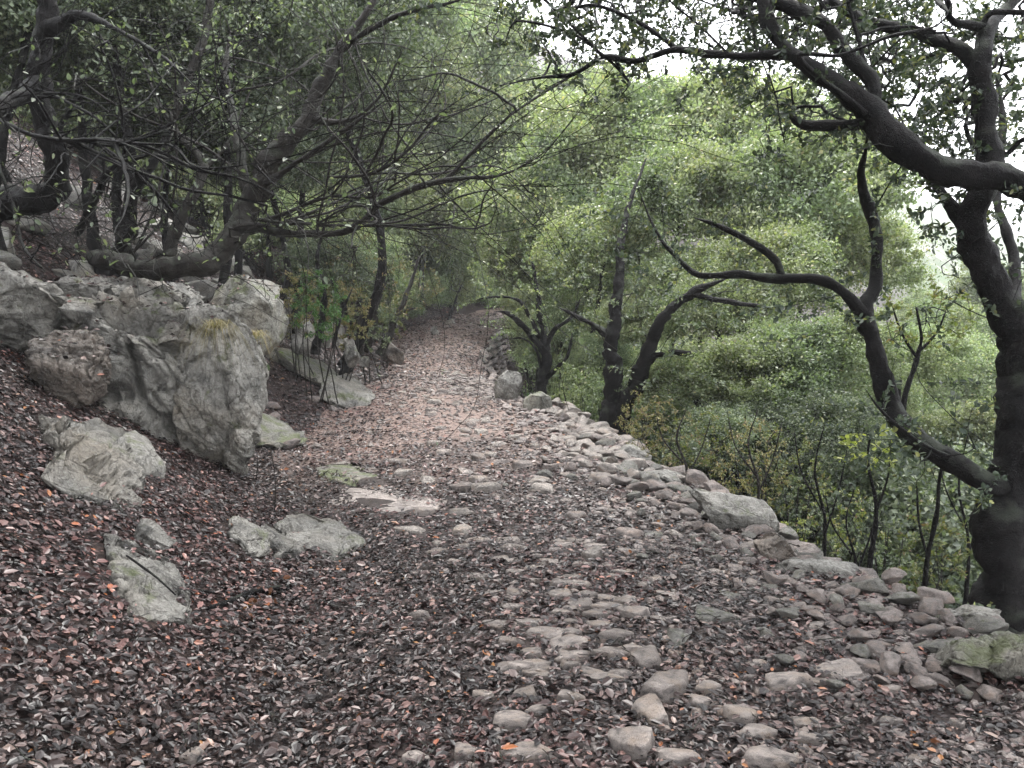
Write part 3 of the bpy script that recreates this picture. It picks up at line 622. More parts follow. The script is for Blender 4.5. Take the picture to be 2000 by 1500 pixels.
def grow(NP, NR, A, rng, step=.1, jit=.02, arch=.25, rtip=.0022, sweep=None, maxL=9.):
    """connect each point of A to the nearest node; returns nodes, parents, radii, tip distance"""
    SW = []
    if sweep:
        ns, sdir, l0, l1 = sweep
        for _ in range(ns):
            j = int(rng.integers(0, len(NP))); dr = norm((np.array(sdir) + rng.normal(size=3) * .5)[None])[0]; L = rng.uniform(l0, l1); k = int(L / step); p = NP[j].copy(); turn = rng.normal(size=3) * .035; ch = []
            for q in range(k):
                dr = norm((dr + turn + rng.normal(size=3) * .075 + np.array([0, 0, -.012 if q > k * .4 else .012]))[None])[0]; p = p + dr * step; ch.append(p.copy())
                if rng.random() < .06: turn = rng.normal(size=3) * .04
            SW.append((j, np.array(ch)))
    ALL = np.vstack([NP] + [c for _, c in SW]); d0 = np.array([np.min(np.linalg.norm(ALL - a, axis=1)) for a in A]); A = A[(d0 < maxL)]; d0 = d0[d0 < maxL]; A = A[np.argsort(d0)]
    cap = len(ALL) + int(np.sum(d0) / step) + len(A) * 4 + 50
    P = np.zeros((cap * 2, 3)); par = np.full(cap * 2, -1); n0 = n = len(NP); P[:n] = NP
    for j, ch in SW:
        for p in ch: P[n] = p; par[n] = j; j = n; n += 1
    for a in A:
        D = np.linalg.norm(P[:n] - a, axis=1); j = int(np.argmin(D)); L = D[j]
        if L < step * .8: continue
        k = max(2, int(L / step)); 
        if n + k >= len(P): break
        q = par[j]; dr = (P[j] - P[q]) if (q >= 0) else rng.normal(size=3) * .3
        dr = dr / (np.linalg.norm(dr) + 1e-6); c = P[j] + dr * L * arch + rng.normal(size=3) * L * .07 + (P[j] * .5 + a * .5 - P[j])
        pr = j
        for t in (np.arange(1, k + 1) / k):
            p = (1 - t) ** 2 * P[j] + 2 * t * (1 - t) * c + t * t * a
            if t < 1: p = p + rng.normal(size=3) * jit
            P[n] = p; par[n] = pr; pr = n; n += 1
    P, par = P[:n], par[:n]; cnt = np.zeros(n); haschild = np.zeros(n, bool); haschild[par[n0:]] = True
    cnt[n0:][~haschild[n0:]] = 1
    tipd = np.zeros(n)
    for i in range(n - 1, n0 - 1, -1):
        cnt[par[i]] += cnt[i]
        if par[i] >= n0: tipd[par[i]] = max(tipd[par[i]], tipd[i] + 1)
    R = rtip * np.maximum(cnt, 1) ** .4 * (1 + .03 * np.minimum(tipd, 30))
    R[:n0] = NR
    return P, par, R, cnt, n0, tipd
def twig_mesh(P, par, R, n0):
    i = np.arange(n0, len(P)); j = par[i]; a, b = P[j], P[i]; ra = np.minimum(R[j], R[i] * 1.25); rb = R[i]
    VV, FF = [], []; off = 0
    for lo, hi, sd in ((0, .006, 3), (.006, 9, 6)):
        m = (rb >= lo) & (rb < hi)
        if not m.any(): continue
        A, B, RA, RB = a[m], b[m], ra[m], rb[m]; T = norm(B - A); u = norm(np.cross(T, np.array([.3, .5, .8]))); w = np.cross(T, u)
        an = np.arange(sd) * 2 * np.pi / sd; ring = u[:, None] * np.cos(an)[None, :, None] + w[:, None] * np.sin(an)[None, :, None]
        v = np.concatenate([A[:, None] + ring * RA[:, None, None], (B + T * RB[:, None] * .5)[:, None] + ring * RB[:, None, None]], 1)
        base = (np.arange(m.sum()) * 2 * sd)[:, None, None]; k = np.arange(sd); f = np.stack([k, (k + 1) % sd, (k + 1) % sd + sd, k + sd], 1)[None]
        VV.append(v.reshape(-1, 3)); FF.append((base + f).reshape(-1, 4) + off); off += v.shape[0] * 2 * sd
    return np.concatenate(VV), np.concatenate(FF)
def twig_leaves(P, par, tipd, n0, rng, per=4, maxd=4, size=.036, asp=.55, prob=1., spread=.9, fine=True, curl=.12):
    i = np.arange(n0, len(P)); i = i[(tipd[i] <= maxd)]; i = np.repeat(i, per); i = i[rng.random(len(i)) < prob]
    t = rng.random(len(i))[:, None]; a, b = P[par[i]], P[i]; p = a + (b - a) * t; T = norm(b - a)
    D = T * .5 + norm(rng.normal(size=p.shape)) * spread; Nn = rng.normal(size=p.shape) * .7 + np.array([0, 0, .8])
    L = size * rng.uniform(.6, 1.25, len(i)); p = p + norm(rng.normal(size=p.shape)) * size * .35
    return leaf_geo(p, D, Nn, L, L * asp * rng.uniform(.8, 1.2, len(i)), curl, fine)
def px_limb(pts, step=.035):
    P = [at(a, b, Y) for a, b, Y, w in pts]; R = [w / 2 * Y / 1500 for a, b, Y, w in pts]
    return catmull(P, R, step)
def px_cloud(regs, rng):
    out = []
    for cx, cy, rx, ry, y0, y1, n in regs:
        a = rng.random(n) * 2 * np.pi; r = np.sqrt(rng.random(n)); Y = rng.uniform(y0, y1, n)
        out += [at(cx + rx * r[i] * math.cos(a[i]), cy + ry * r[i] * math.sin(a[i]), Y[i]) for i in range(n)]
    return np.array(out)
def hero(name, label, cat, trunk, limbs, cloud, bark, leafmat, seed, group=None, per=4, prob=1., maxd=4, size=.036, step=.1, jit=.011, rtip=.0017, arch=.18, fine=True, xyz=None, sweep=None, maxL=9., slim=1., asp=.55, flare=1.25, sides=18):
    rng = np.random.default_rng(seed); P0, R0 = px_limb(trunk)
    R0 = R0 * (1 + (flare - 1) * np.exp(-np.arange(len(R0)) / 9.)) * slim; root = empty(name, P0[0], label, cat, group)
    org = P0[0]
    V, F = tube(P0, R0, sides, seed=seed); obj('trunk', V, F, bark, root, org)
    NP, NR = [P0], [R0]
    for l in limbs:
        P, R = px_limb(l); R = R * slim * (1 - .7 * sstep(.8, 1, np.linspace(0, 1, len(R)))); V, F = tube(P, R, 14, seed=seed + 1); obj('limb', V, F, bark, root, org); NP.append(P); NR.append(R)
    NP, NR = np.vstack(NP), np.concatenate(NR); A = px_cloud(cloud, rng)
    if xyz is not None: A = np.vstack([A, xyz])
    P, par, R, cnt, n0, tipd = grow(NP, NR, A, rng, step, jit, arch, rtip, sweep, maxL)
    V, F = twig_mesh(P, par, R, n0); obj('twigs', V, F, bark, root, org, kind='stuff')
    if per > 0:
        V, F = twig_leaves(P, par, tipd, n0, rng, per, maxd, size, asp, prob, fine=fine); obj('crown', V, F, leafmat, root, org, kind='stuff')
    return root
def box_cloud(n, x0, x1, y0, y1, z0, z1, rng):
    return rng.uniform((x0, y0, z0), (x1, y1, z1), (n, 3))
rg = np.random.default_rng(77)
# ---- right side: big oak at the path edge
hero('oak_tree', 'big dark oak with a curving trunk rooted beyond the path edge at the right', 'tree',
     [(1935, 1300, 4.4, 150), (1935, 1200, 4.4, 118), (1955, 1050, 4.4, 100), (1985, 900, 4.45, 96), (1998, 760, 4.5, 88), (1975, 640, 4.55, 74), (1925, 550, 4.6, 62), (1905, 450, 4.6, 58), (1925, 340, 4.6, 52), (1925, 240, 4.65, 46), (1915, 130, 4.7, 44), (1930, 60, 4.8, 30), (1985, 0, 5, 22), (2040, -70, 5.2, 16)],
     [[(1905, 470, 4.6, 40), (1860, 405, 4.65, 26), (1820, 345, 4.75, 20), (1790, 290, 4.9, 14), (1740, 240, 5.1, 9)],
      [(1912, 130, 4.7, 34), (1860, 90, 4.8, 30), (1790, 60, 5, 26), (1700, 40, 5.2, 20), (1620, 0, 5.4, 14), (1540, -60, 5.6, 8)],
      [(1975, 640, 4.6, 26), (1985, 560, 5.0, 20), (1965, 450, 5.3, 18), (1950, 380, 5.5, 16), (1960, 250, 5.8, 14), (1945, 150, 6, 12)],
      [(1935, 60, 4.8, 24), (1860, 40, 4.7, 16), (1850, 0, 4.6, 12), (1800, -60, 4.5, 8)],
      [(1985, 955, 4.45, 46), (1910, 930, 4.4, 46), (1850, 895, 4.5, 44), (1790, 850, 4.7, 42), (1745, 790, 4.9, 42), (1715, 710, 5.0, 42), (1690, 640, 5.1, 36), (1690, 600, 5.15, 34), (1712, 550, 5.2, 26), (1712, 470, 5.25, 24), (1690, 400, 5.3, 24), (1678, 340, 5.2, 18), (1690, 290, 5.0, 13), (1700, 235, 4.75, 8)],
      [(1690, 620, 5.1, 28), (1650, 575, 5.15, 20), (1610, 550, 5.2, 22), (1530, 542, 5.3, 20), (1440, 538, 5.4, 17), (1365, 535, 5.5, 14), (1320, 500, 5.6, 10), (1280, 450, 5.7, 7), (1240, 350, 5.9, 4)],
      [(1530, 542, 5.3, 14), (1510, 500, 5.35, 17), (1460, 470, 5.4, 16), (1400, 440, 5.5, 11), (1355, 425, 5.6, 6)],
      [(1855, 895, 4.45, 12), (1790, 860, 4.3, 9), (1720, 800, 4.2, 7), (1690, 760, 4.2, 5)]],
     [(1850, 130, 220, 200, 4.5, 8, 700), (1600, 110, 220, 150, 4.8, 8, 620), (1480, 20, 260, 90, 5.5, 8.5, 200), (1930, 420, 130, 160, 4.6, 6.2, 60), (1830, 430, 70, 40, 4.4, 5.2, 14),
      (1620, 590, 120, 60, 4.9, 5.8, 10), (1300, 520, 110, 60, 5.4, 6, 26), (1400, 400, 120, 80, 5.3, 6.2, 20), (1680, 300, 60, 60, 5.1, 5.6, 8), (1770, 640, 110, 60, 4.5, 5.4, 16), (1740, 820, 60, 80, 4.1, 4.6, 14), (1930, 900, 60, 120, 3.9, 4.3, 12)],
     M_BARK, M_OAK, 101, per=8, maxd=3, size=.042, step=.085, xyz=box_cloud(300, .8, 5, 1.2, 6, 3.4, 5.5, rg), flare=1.5, slim=.9, sweep=(75, (-.45, .1, .25), .25, .9))
# ---- limb entering from the right, over the path
hero('oak_tree', 'dark oak limb sweeping in from the right and forking above the path', 'tree',
     [(3050, 1350, 4.6, 170), (2850, 900, 4.5, 140), (2500, 600, 4.4, 120), (2200, 430, 4.3, 86), (2000, 365, 4.2, 64), (1900, 345, 4.2, 60), (1800, 310, 4.25, 56), (1745, 275, 4.3, 54), (1690, 215, 4.35, 58), (1640, 175, 4.4, 40), (1570, 130, 4.5, 34), (1530, 90, 4.6, 32), (1495, 30, 4.7, 30), (1480, -50, 4.8, 26), (1430, -150, 5, 12)],
     [[(1695, 225, 4.35, 40), (1705, 170, 4.4, 32), (1665, 120, 4.45, 30), (1610, 50, 4.55, 28), (1545, 15, 4.7, 28), (1480, 0, 4.8, 20), (1380, -30, 5, 12)],
      [(1685, 235, 4.35, 26), (1640, 240, 4.4, 22), (1570, 240, 4.5, 20), (1545, 225, 4.5, 10), (1548, 212, 4.5, 5)],
      [(1545, 105, 4.55, 26), (1490, 108, 4.6, 19), (1400, 108, 4.7, 17), (1320, 98, 4.8, 15), (1240, 118, 4.9, 13), (1180, 112, 5, 11), (1120, 145, 5.1, 9), (1050, 152, 5.3, 6), (960, 170, 5.5, 3)],
      [(1690, 220, 4.3, 12), (1560, 115, 4.3, 10), (1640, 108, 4.1, 8), (1740, 70, 4, 7), (1830, 50, 4, 8), (1860, 10, 4, 10)],
      [(1330, 100, 4.8, 10), (1240, 40, 4.9, 9), (1150, 10, 5, 7), (1050, 50, 5.2, 4)],
      [(1200, 112, 5, 7), (1220, 150, 5, 6), (1230, 165, 5, 5), (1210, 190, 5, 2)]],
     [(1400, 30, 330, 90, 4.4, 7, 560), (1700, 130, 280, 170, 4.5, 6.5, 300), (1120, 50, 180, 80, 4.9, 6.5, 190), (1550, 270, 90, 60, 4.3, 4.8, 18), (1240, 170, 200, 60, 4.7, 5.4, 34), (1870, 300, 120, 90, 4.4, 5.4, 60)],
     M_BARK, M_OAK, 102, per=8, maxd=3, size=.04, step=.08, xyz=box_cloud(420, -1.2, 4, .8, 5.5, 3.3, 5.2, rg), flare=1., slim=.88, sweep=(50, (-.5, .2, .1), .25, .9))
# ---- two trunks beyond the bend
hero('oak_tree', 'dark twin-stemmed oak just below the rubble edge of the path', 'tree',
     [(1200, 960, 10.5, 60), (1200, 860, 10.5, 46), (1195, 760, 10.5, 40), (1196, 660, 10.6, 32), (1208, 560, 10.8, 24), (1215, 470, 11, 16), (1232, 390, 11.3, 9), (1262, 310, 11.7, 4)],
     [[(1210, 830, 10.5, 34), (1232, 770, 10.4, 38), (1262, 700, 10.2, 34), (1290, 630, 10, 26), (1350, 575, 9.8, 20), (1430, 540, 9.6, 12)],
      [(1262, 705, 10.2, 20), (1300, 690, 10, 14), (1400, 690, 9.6, 10), (1460, 700, 9.3, 5)],
      [(1196, 660, 10.6, 18), (1150, 630, 10.8, 10), (1090, 600, 11, 7)],
      [(1350, 575, 9.8, 12), (1420, 590, 9.6, 12), (1500, 600, 9.4, 8)]],
     [(1210, 520, 150, 110, 9.8, 12, 120), (1380, 560, 160, 80, 8.9, 11, 90), (1330, 640, 120, 60, 9.3, 10.5, 50)], M_BARK, M_DARK, 103, per=9, maxd=3, size=.055, step=.14, fine=False, slim=.9, sweep=(50, (.3, -.2, .3), .5, 1.8))
hero('oak_tree', 'small dark many-branched oak behind the upright block', 'tree',
     [(1060, 830, 14, 34), (1060, 770, 14, 22), (1062, 720, 14, 20), (1066, 670, 14, 18), (1055, 620, 14.1, 13), (1048, 560, 14.2, 9), (1040, 510, 14.3, 5)],
     [[(1064, 690, 14, 14), (1035, 650, 13.9, 12), (1005, 622, 13.8, 10), (985, 610, 13.8, 9), (968, 609, 13.8, 8)], [(1056, 660, 14, 10), (1030, 610, 14.1, 8), (1010, 585, 14.2, 6), (960, 580, 14.3, 4), (915, 590, 14.3, 2)],
      [(1066, 740, 14, 11), (1085, 720, 13.8, 9), (1110, 690, 13.7, 7), (1118, 650, 13.6, 5)], [(1066, 670, 14, 12), (1085, 640, 13.9, 9), (1115, 620, 13.8, 6), (1135, 580, 13.7, 4)],
      [(1060, 720, 14, 7), (1045, 680, 13.8, 5), (1020, 660, 13.7, 4), (993, 662, 13.7, 3)]],
     [(1050, 540, 140, 90, 12.8, 15.5, 130), (1110, 600, 60, 50, 13, 14.6, 24)], M_BARK, M_LIGHT, 104, per=10, maxd=3, size=.055, step=.16, fine=False, sweep=(34, (0, 0, .4), .5, 1.6))
# ---- left side: the leaning trees over the outcrop
BT = [(560, 330, 520, 260, 4.6, 9.0, 700), (880, 330, 220, 160, 5.0, 8.5, 300), (500, 120, 420, 150, 5, 9, 450)]
hero('leaning_tree', 'leaning tree whose black trunk lies along the top of the outcrop', 'tree',
     [(190, 500, 7.9, 30), (260, 520, 7.3, 36), (340, 530, 7.1, 42), (410, 512, 7.2, 44), (455, 470, 7.4, 44), (480, 410, 7.5, 44), (520, 340, 7.5, 42), (560, 280, 7.5, 36), (600, 235, 7.5, 30), (630, 165, 7.5, 24), (665, 100, 7.5, 19), (705, 45, 7.5, 14), (740, -20, 7.5, 10)],
     [[(455, 450, 7.5, 30), (510, 448, 7.2, 16), (580, 458, 6.9, 14), (650, 455, 6.7, 13), (700, 440, 6.5, 14), (740, 400, 6.4, 14), (790, 378, 6.3, 13), (840, 360, 6.2, 12), (900, 348, 6.1, 9), (960, 345, 6, 7), (1020, 325, 6, 5), (1090, 280, 6, 3)],
      [(870, 352, 6.2, 8), (910, 310, 6.2, 7), (960, 260, 6.2, 6), (1010, 215, 6.2, 5), (1080, 170, 6.3, 4), (1150, 130, 6.3, 3)],
      [(490, 400, 7.5, 18), (470, 320, 7.6, 20), (460, 230, 7.8, 17), (440, 140, 8, 14), (450, 60, 8.2, 10)],
      [(600, 235, 7.5, 16), (680, 235, 7.3, 9), (740, 190, 7.2, 6), (790, 90, 7, 4)], [(665, 100, 7.5, 12), (720, 60, 7.3, 10), (790, 25, 7, 9), (880, 5, 6.8, 6), (960, -20, 6.6, 4)],
      [(520, 360, 7.4, 12), (620, 290, 7, 9), (700, 235, 6.8, 7), (760, 190, 6.6, 4)],
      [(640, 345, 6.9, 6), (720, 340, 6.6, 6), (790, 300, 6.4, 5), (850, 230, 6.3, 4), (920, 180, 6.2, 3)],
      [(520, 430, 7.2, 8), (640, 385, 6.6, 6), (720, 385, 6.3, 6), (800, 345, 6.2, 4)],
      [(500, 430, 7.2, 8), (640, 440, 6.5, 5), (800, 440, 6.1, 6), (880, 440, 6, 4), (940, 465, 5.9, 2)]],
     BT, M_BARK2, M_DARK, 105, per=2, maxd=2, prob=.2, size=.045, step=.08, jit=.006, rtip=.0021, arch=.1, sweep=(190, (.75, -.35, .25), .7, 2.6), maxL=.6)
hero('leaning_tree', 'black bowed trunk rising at the far left above the rocks', 'tree',
     [(-60, 420, 7.6, 60), (0, 395, 7.4, 52), (70, 385, 7.2, 48), (115, 345, 7.1, 46), (120, 290, 7.0, 44), (90, 230, 7.0, 42), (80, 160, 7.0, 40), (85, 70, 7.0, 36), (100, -20, 7.0, 30)],
     [[(110, 270, 7, 12), (130, 230, 7, 10), (150, 185, 6.9, 7), (155, 150, 6.9, 4)], [(85, 60, 7, 30), (150, 30, 6.8, 18), (210, 50, 6.6, 10), (270, 80, 6.4, 8), (330, 120, 6.2, 6), (400, 190, 6, 4)],
      [(-20, 220, 6, 26), (50, 175, 6.6, 26), (84, 150, 7.06, 22)],
      [(0, 235, 5.4, 6), (60, 262, 5.3, 8), (130, 275, 5.2, 9), (220, 272, 5.1, 8), (300, 290, 5, 8), (380, 330, 4.9, 6), (470, 350, 4.9, 5), (560, 395, 4.8, 3)],
      [(190, 272, 5.1, 6), (270, 280, 5, 6), (340, 285, 5, 6), (370, 320, 5, 6), (410, 330, 5, 5), (500, 318, 4.9, 4)]],
     [(230, 220, 260, 210, 4.4, 7.4, 620), (130, 430, 200, 90, 4.2, 5.6, 170), (400, 420, 200, 100, 4.4, 6, 170)], M_BARK, M_DARK, 106, per=2, maxd=2, prob=.18, size=.045, step=.08, jit=.006, rtip=.0021, arch=.1, sweep=(130, (.8, -.2, .0), .6, 2.2), maxL=.6)
hero('leaning_tree', 'slim curved tree with a pale upper stem behind the leaning trunk', 'tree',
     [(330, 500, 8.6, 20), (345, 445, 8.6, 20), (375, 385, 8.6, 19), (400, 320, 8.7, 16), (340, 250, 8.8, 14), (350, 200, 8.8, 15), (385, 110, 8.9, 15), (405, 50, 9, 14), (412, -20, 9, 12)],
     [[(340, 250, 8.8, 8), (300, 180, 8.9, 6), (260, 60, 9, 4)], [(400, 330, 8.7, 7), (450, 270, 8.8, 5), (500, 150, 9, 3)]],
     [(350, 100, 200, 120, 8.2, 10, 90)], M_BARK2, M_DARK, 107, per=6, maxd=3, size=.05, step=.14)
hero('leaning_tree', 'thick arched stem rising from the leaf slope left of the leaning trunk', 'tree',
     [(225, 500, 9, 18), (250, 440, 8.9, 30), (265, 370, 8.8, 24), (300, 320, 8.8, 18), (330, 250, 8.9, 14), (360, 140, 9.2, 10)],
     [[(150, 455, 7.6, 14), (185, 390, 7.4, 15), (215, 335, 7.2, 14), (260, 310, 7.0, 12), (310, 305, 6.8, 8), (400, 340, 6.6, 5)]],
     [(300, 150, 200, 140, 8.4, 10.5, 90)], M_BARK, M_DARK, 108, per=6, maxd=3, size=.05, step=.14)
# thicket stems at the left of the path
hero('thicket_tree', 'dark leaning stems of the thicket over the far bank', 'tree',
     [(742, 690, 15, 16), (760, 655, 15, 13), (775, 615, 15, 11), (800, 560, 15.2, 8), (820, 500, 15.4, 5)],
     [[(715, 685, 14.6, 14), (730, 640, 14.6, 12), (735, 600, 14.7, 9), (760, 540, 14.8, 5)], [(705, 690, 14.3, 10), (700, 640, 14.4, 8), (715, 590, 14.5, 6)], [(770, 620, 15, 6), (800, 605, 15, 6), (812, 602, 15, 4)]],
     [(760, 560, 110, 60, 13.5, 16.5, 160), (700, 520, 90, 60, 13, 15.5, 90)], M_BARK2, M_HEATH, 109, per=5, maxd=3, size=.05, step=.13, fine=False)
hero('thicket_tree', 'upright dark stem rising out of the bright green bush', 'tree',
     [(615, 690, 12, 14), (625, 640, 12, 14), (632, 580, 12, 10), (620, 500, 12, 7), (640, 420, 12, 5)],
     [[(650, 680, 12.4, 8), (665, 620, 12.4, 7), (690, 560, 12.5, 4)]],
     [(640, 500, 110, 90, 11, 13.5, 100)], M_BARK, M_DARK, 110, per=6, maxd=3, size=.05, step=.14, fine=False)
hero('thicket_tree', 'thin leaning trunk at the distant end of the path', 'tree',
     [(868, 652, 30, 8), (876, 630, 30, 7), (885, 600, 30, 5), (900, 560, 30, 3)], [], [(890, 560, 60, 40, 28, 32, 50)], M_BARK, M_LIGHT, 111, per=8, maxd=3, size=.1, step=.3, rtip=.006, fine=False)

# ------------------------------------------------------------------ background trees: shared crown meshes
def crown_geo(seed, nclump=240, per=190, R=(2., 2., 1.6), leaf=.092, gap=.0):
    rng = np.random.default_rng(seed); d = norm(rng.normal(size=(nclump, 3))); d[:, 2] = np.where(d[:, 2] < -.45, -d[:, 2], d[:, 2])
    rr = .35 + .65 * rng.random(nclump) ** .5; lob = 1 + .5 * fbm(d * 1.6 + seed, 2, seed)
    C = d * np.array(R) * (rr * lob)[:, None]; cr = rng.uniform(.12, .42, nclump)
    k = np.repeat(np.arange(nclump), per); n = len(k)
    e = norm(rng.normal(size=(n, 3))); e[:, 2] = np.abs(e[:, 2]) * np.where(rng.random(n) < .7, 1, -1)
    far_ = np.where(rng.random(n) < .25, rng.uniform(1.1, 2.2, n), 1.); ax = norm(rng.normal(size=(nclump, 3)) + d * .8); sq_ = e + ax[k] * ((e * ax[k]).sum(1) * 1.1)[:, None]; P = C[k] + sq_ * (cr[k] * far_ * rng.random(n) ** .45)[:, None] * np.array([1., 1., .75])
    Nn = e * .8 + np.array([0, 0, .5]) + rng.normal(size=(n, 3)) * .6; D = rng.normal(size=(n, 3)) + e * .4
    L = leaf * rng.uniform(.6, 1.3, n); return leaf_geo(P, D, Nn, L, L * rng.uniform(.45, .7, n), .1, False)
CG = [crown_geo(s) for s in (11, 12, 13, 14)]
CL = [mesh_from('crown', V, F, M_LIGHT) for V, F in CG]; 
CD = CL      # same meshes, darker leaves set on the object
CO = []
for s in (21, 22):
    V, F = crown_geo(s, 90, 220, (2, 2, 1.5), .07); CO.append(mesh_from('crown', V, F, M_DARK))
def bg_tree(px, py, Y, rpx, label, group, kind='L', sq=1., name='oak_tree', cat='tree', base=None, xyz=None):
    c = at(px, py, Y) if xyz is None else np.array(xyz, float); rad = rpx * Y / 1500 if xyz is None else rpx
    if 6 < c[1] < 42:
        a_, b_ = float(XL(c[1])), float(XR(c[1])); left = c[0] < (a_ + b_) / 2 + .3
        if 11 < c[1] < 31: c[0] = min(c[0], a_ - rad * .45) if left else max(c[0], b_ + rad * .55)
        if c[2] - rad * .8 < float(ZP(c[1])) + 2.:      # low crowns keep clear of the path
            if left: c[0] = min(c[0], a_ - rad * .75)
            else: c[0] = max(c[0], b_ + rad * .85 + .2)
    seed = int(abs(px) * 7 + abs(py) * 3 + Y * 11) % 9973; rng = np.random.default_rng(seed)
    bx, by = c[0] + rng.uniform(-.5, .5), c[1] + rng.uniform(-.3, .6)
    if 3 < by < 45 and float(XL(by)) - .7 < bx < float(XR(by)) + .5: bx = float(XL(by)) - 1. if bx < (float(XL(by)) + float(XR(by))) / 2 + .3 else float(XR(by)) + .8
    bz = h1(bx, by) - .15
    if bz > c[2] - rad * .8: bz = h1(c[0], c[1]) - .3
    b = np.array([bx, by, bz]); root = empty(name, b, label, cat, group)
    top = c + np.array([0, 0, rad * .5]); m1 = b * .6 + c * .4 + rng.normal(size=3) * [.3, .3, 0]
    P, R = catmull([b, m1, c, top], [.07 + .02 * rad, .05 + .012 * rad, .04, .015], .2)
    V, F = tube(P, R, 8, seed=seed); obj('trunk', V, F, M_BARK, root, b)
    d = norm(rng.normal(size=(34, 3))); d[:, 2] = np.abs(d[:, 2]) * .9 - .25
    A = c + d * rad * np.array([.9, .9, .75]) * rng.uniform(.4, .95, (34, 1))
    PP, par, RR, cnt, n0, tipd = grow(P[len(P) // 3:], R[len(P) // 3:], A, rng, .22, .03, .3, .006)
    V, F = twig_mesh(PP, par, RR, n0); obj('branches', V, F, M_BARK2, root, b, kind='stuff')
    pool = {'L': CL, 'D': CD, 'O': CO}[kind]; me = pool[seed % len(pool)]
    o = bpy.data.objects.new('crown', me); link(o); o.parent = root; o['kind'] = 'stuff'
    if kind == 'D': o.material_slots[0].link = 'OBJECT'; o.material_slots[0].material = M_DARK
    o.location = c - b; s = rad / 2.1; o.scale = (s, s, s * sq); o.rotation_euler = (0, 0, rng.uniform(0, 6.28))
    return root
g = 'light green trees rising beyond the bend'
for q, t in zip([(1110, 400, 21, 170), (1250, 320, 22, 180), (1180, 500, 17, 130), (1330, 420, 15, 170), (1420, 300, 19, 190), (1040, 300, 32, 150)],
        ['light green oak standing directly behind the small many-branched tree', 'tallest light green oak, its top against the sky gap beyond the bend', 'light green oak rising behind the twin-stemmed trunk', 'light green oak between the twin-stemmed trunk and the raised limb fork', 'broad light green oak under the forked limb over the path', 'paler light green oak farther back, left of the tallest one']):
    bg_tree(*q, t, g, sq=1.)
g = 'oaks behind the long horizontal limb'
for q, t in zip([(1560, 400, 15, 190), (1500, 560, 12, 150), (1640, 520, 17, 140), (1400, 620, 11.5, 120), (1610, 290, 20, 120)],
        ['light green oak crown directly above the long horizontal limb', 'light green oak crown touching the underside of the long horizontal limb', 'light green oak beside the upright stem of the bent limb', 'small oak crown under the broken end of the horizontal limb', 'light green oak whose top ends against the open sky at the fork']):
    bg_tree(*q, t, g)
g = 'pale oaks lower on the slope'
for q, t in zip([(1500, 740, 9.5, 150), (1640, 700, 9.5, 130), (1350, 760, 10.5, 110), (1590, 860, 8.5, 130), (1420, 870, 8.5, 110), (1760, 720, 11, 110)],
        ['low bushy oak right of the twin-stemmed trunk, mid slope', 'low bushy oak against the bent limb where it starts to rise', 'low bushy oak touching the right stem of the twin trunk', 'low bushy oak behind the yellow-green sprig', 'low bushy oak behind the brownish shrubs of the rubble edge', 'low oak in the gap between bent limb and big trunk']):
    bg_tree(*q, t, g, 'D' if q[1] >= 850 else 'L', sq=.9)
g = 'oaks down in the valley'
for q, t in zip([(1850, 670, 26, 100), (1950, 600, 34, 110), (1800, 610, 40, 50), (1900, 760, 18, 120), (2010, 700, 22, 120), (1860, 880, 13, 110), (1960, 860, 12, 110), (1760, 950, 10, 110), (1680, 1050, 8.5, 110), (1830, 1060, 9, 120)],
        ['yellowish valley oak left of the big trunk, below the hazy hill', 'valley oak at the right edge behind the big trunk', 'small far valley oak right under the hazy hill', 'valley oak behind the young forked tree', 'valley oak past the right side of the big trunk', 'valley oak just above the joint of trunk and bent limb', 'valley oak hidden mostly by the lower big trunk', 'valley oak seen under the bent limb', 'dark low oak behind the yellow-leaved sapling', 'low oak behind the thin forked sapling']):
    bg_tree(*q, t, g)
g = 'distant oaks over the far end of the path'
for q in [(800, 550, 19, 90), (840, 470, 34, 110), (780, 400, 32, 130), (900, 600, 29, 60), (860, 400, 38, 130), (700, 440, 24, 120), (930, 500, 30, 110), (1060, 620, 20, 70), (1100, 640, 19, 80), (1150, 560, 20, 100), (980, 520, 24, 90), (1080, 540, 24, 110), (1180, 700, 16, 70), (900, 600, 50, 60), (845, 605, 52, 60), (955, 605, 56, 70), (960, 470, 34, 110), (880, 520, 38, 90), (900, 400, 40, 140), (1010, 430, 28, 110), (860, 590, 42, 50), (930, 590, 42, 60), (1010, 560, 30, 80), (780, 420, 36, 130), (960, 300, 45, 140), (1130, 250, 48, 120), (1050, 650, 24, 60), (1090, 690, 20, 80), (1130, 790, 16, 70)]:
    bg_tree(*q, 'pale distant oak closing the view over the far end of the path', g)
g = 'dark forest trees uphill on the left'
for q in [(740, 530, 22, 110), (820, 300, 33, 150), (700, 350, 24, 130), (600, 240, 15, 170), (760, 150, 30, 190), (900, 120, 36, 170), (520, 330, 14, 120), (430, 250, 13, 190), (280, 150, 13, 220), (330, 250, 14, 130), (150, 120, 11, 220), (600, 40, 14, 200), (420, 30, 12, 210), (60, 30, 9.5, 200), (200, -40, 10, 220), (760, -20, 28, 200), (880, 560, 26, 80), (640, 530, 15, 90), (20, 150, 13, 140)]:
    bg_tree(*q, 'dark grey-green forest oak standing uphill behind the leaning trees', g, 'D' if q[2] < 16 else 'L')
for q in [(1680, 760, 14, 110), (1710, 830, 12, 90), (1250, 640, 14, 90), (1330, 560, 14, 100)]:
    bg_tree(*q, 'pale leafy oak crown glimpsed through the framework of dark limbs', 'oaks glimpsed through the limbs')
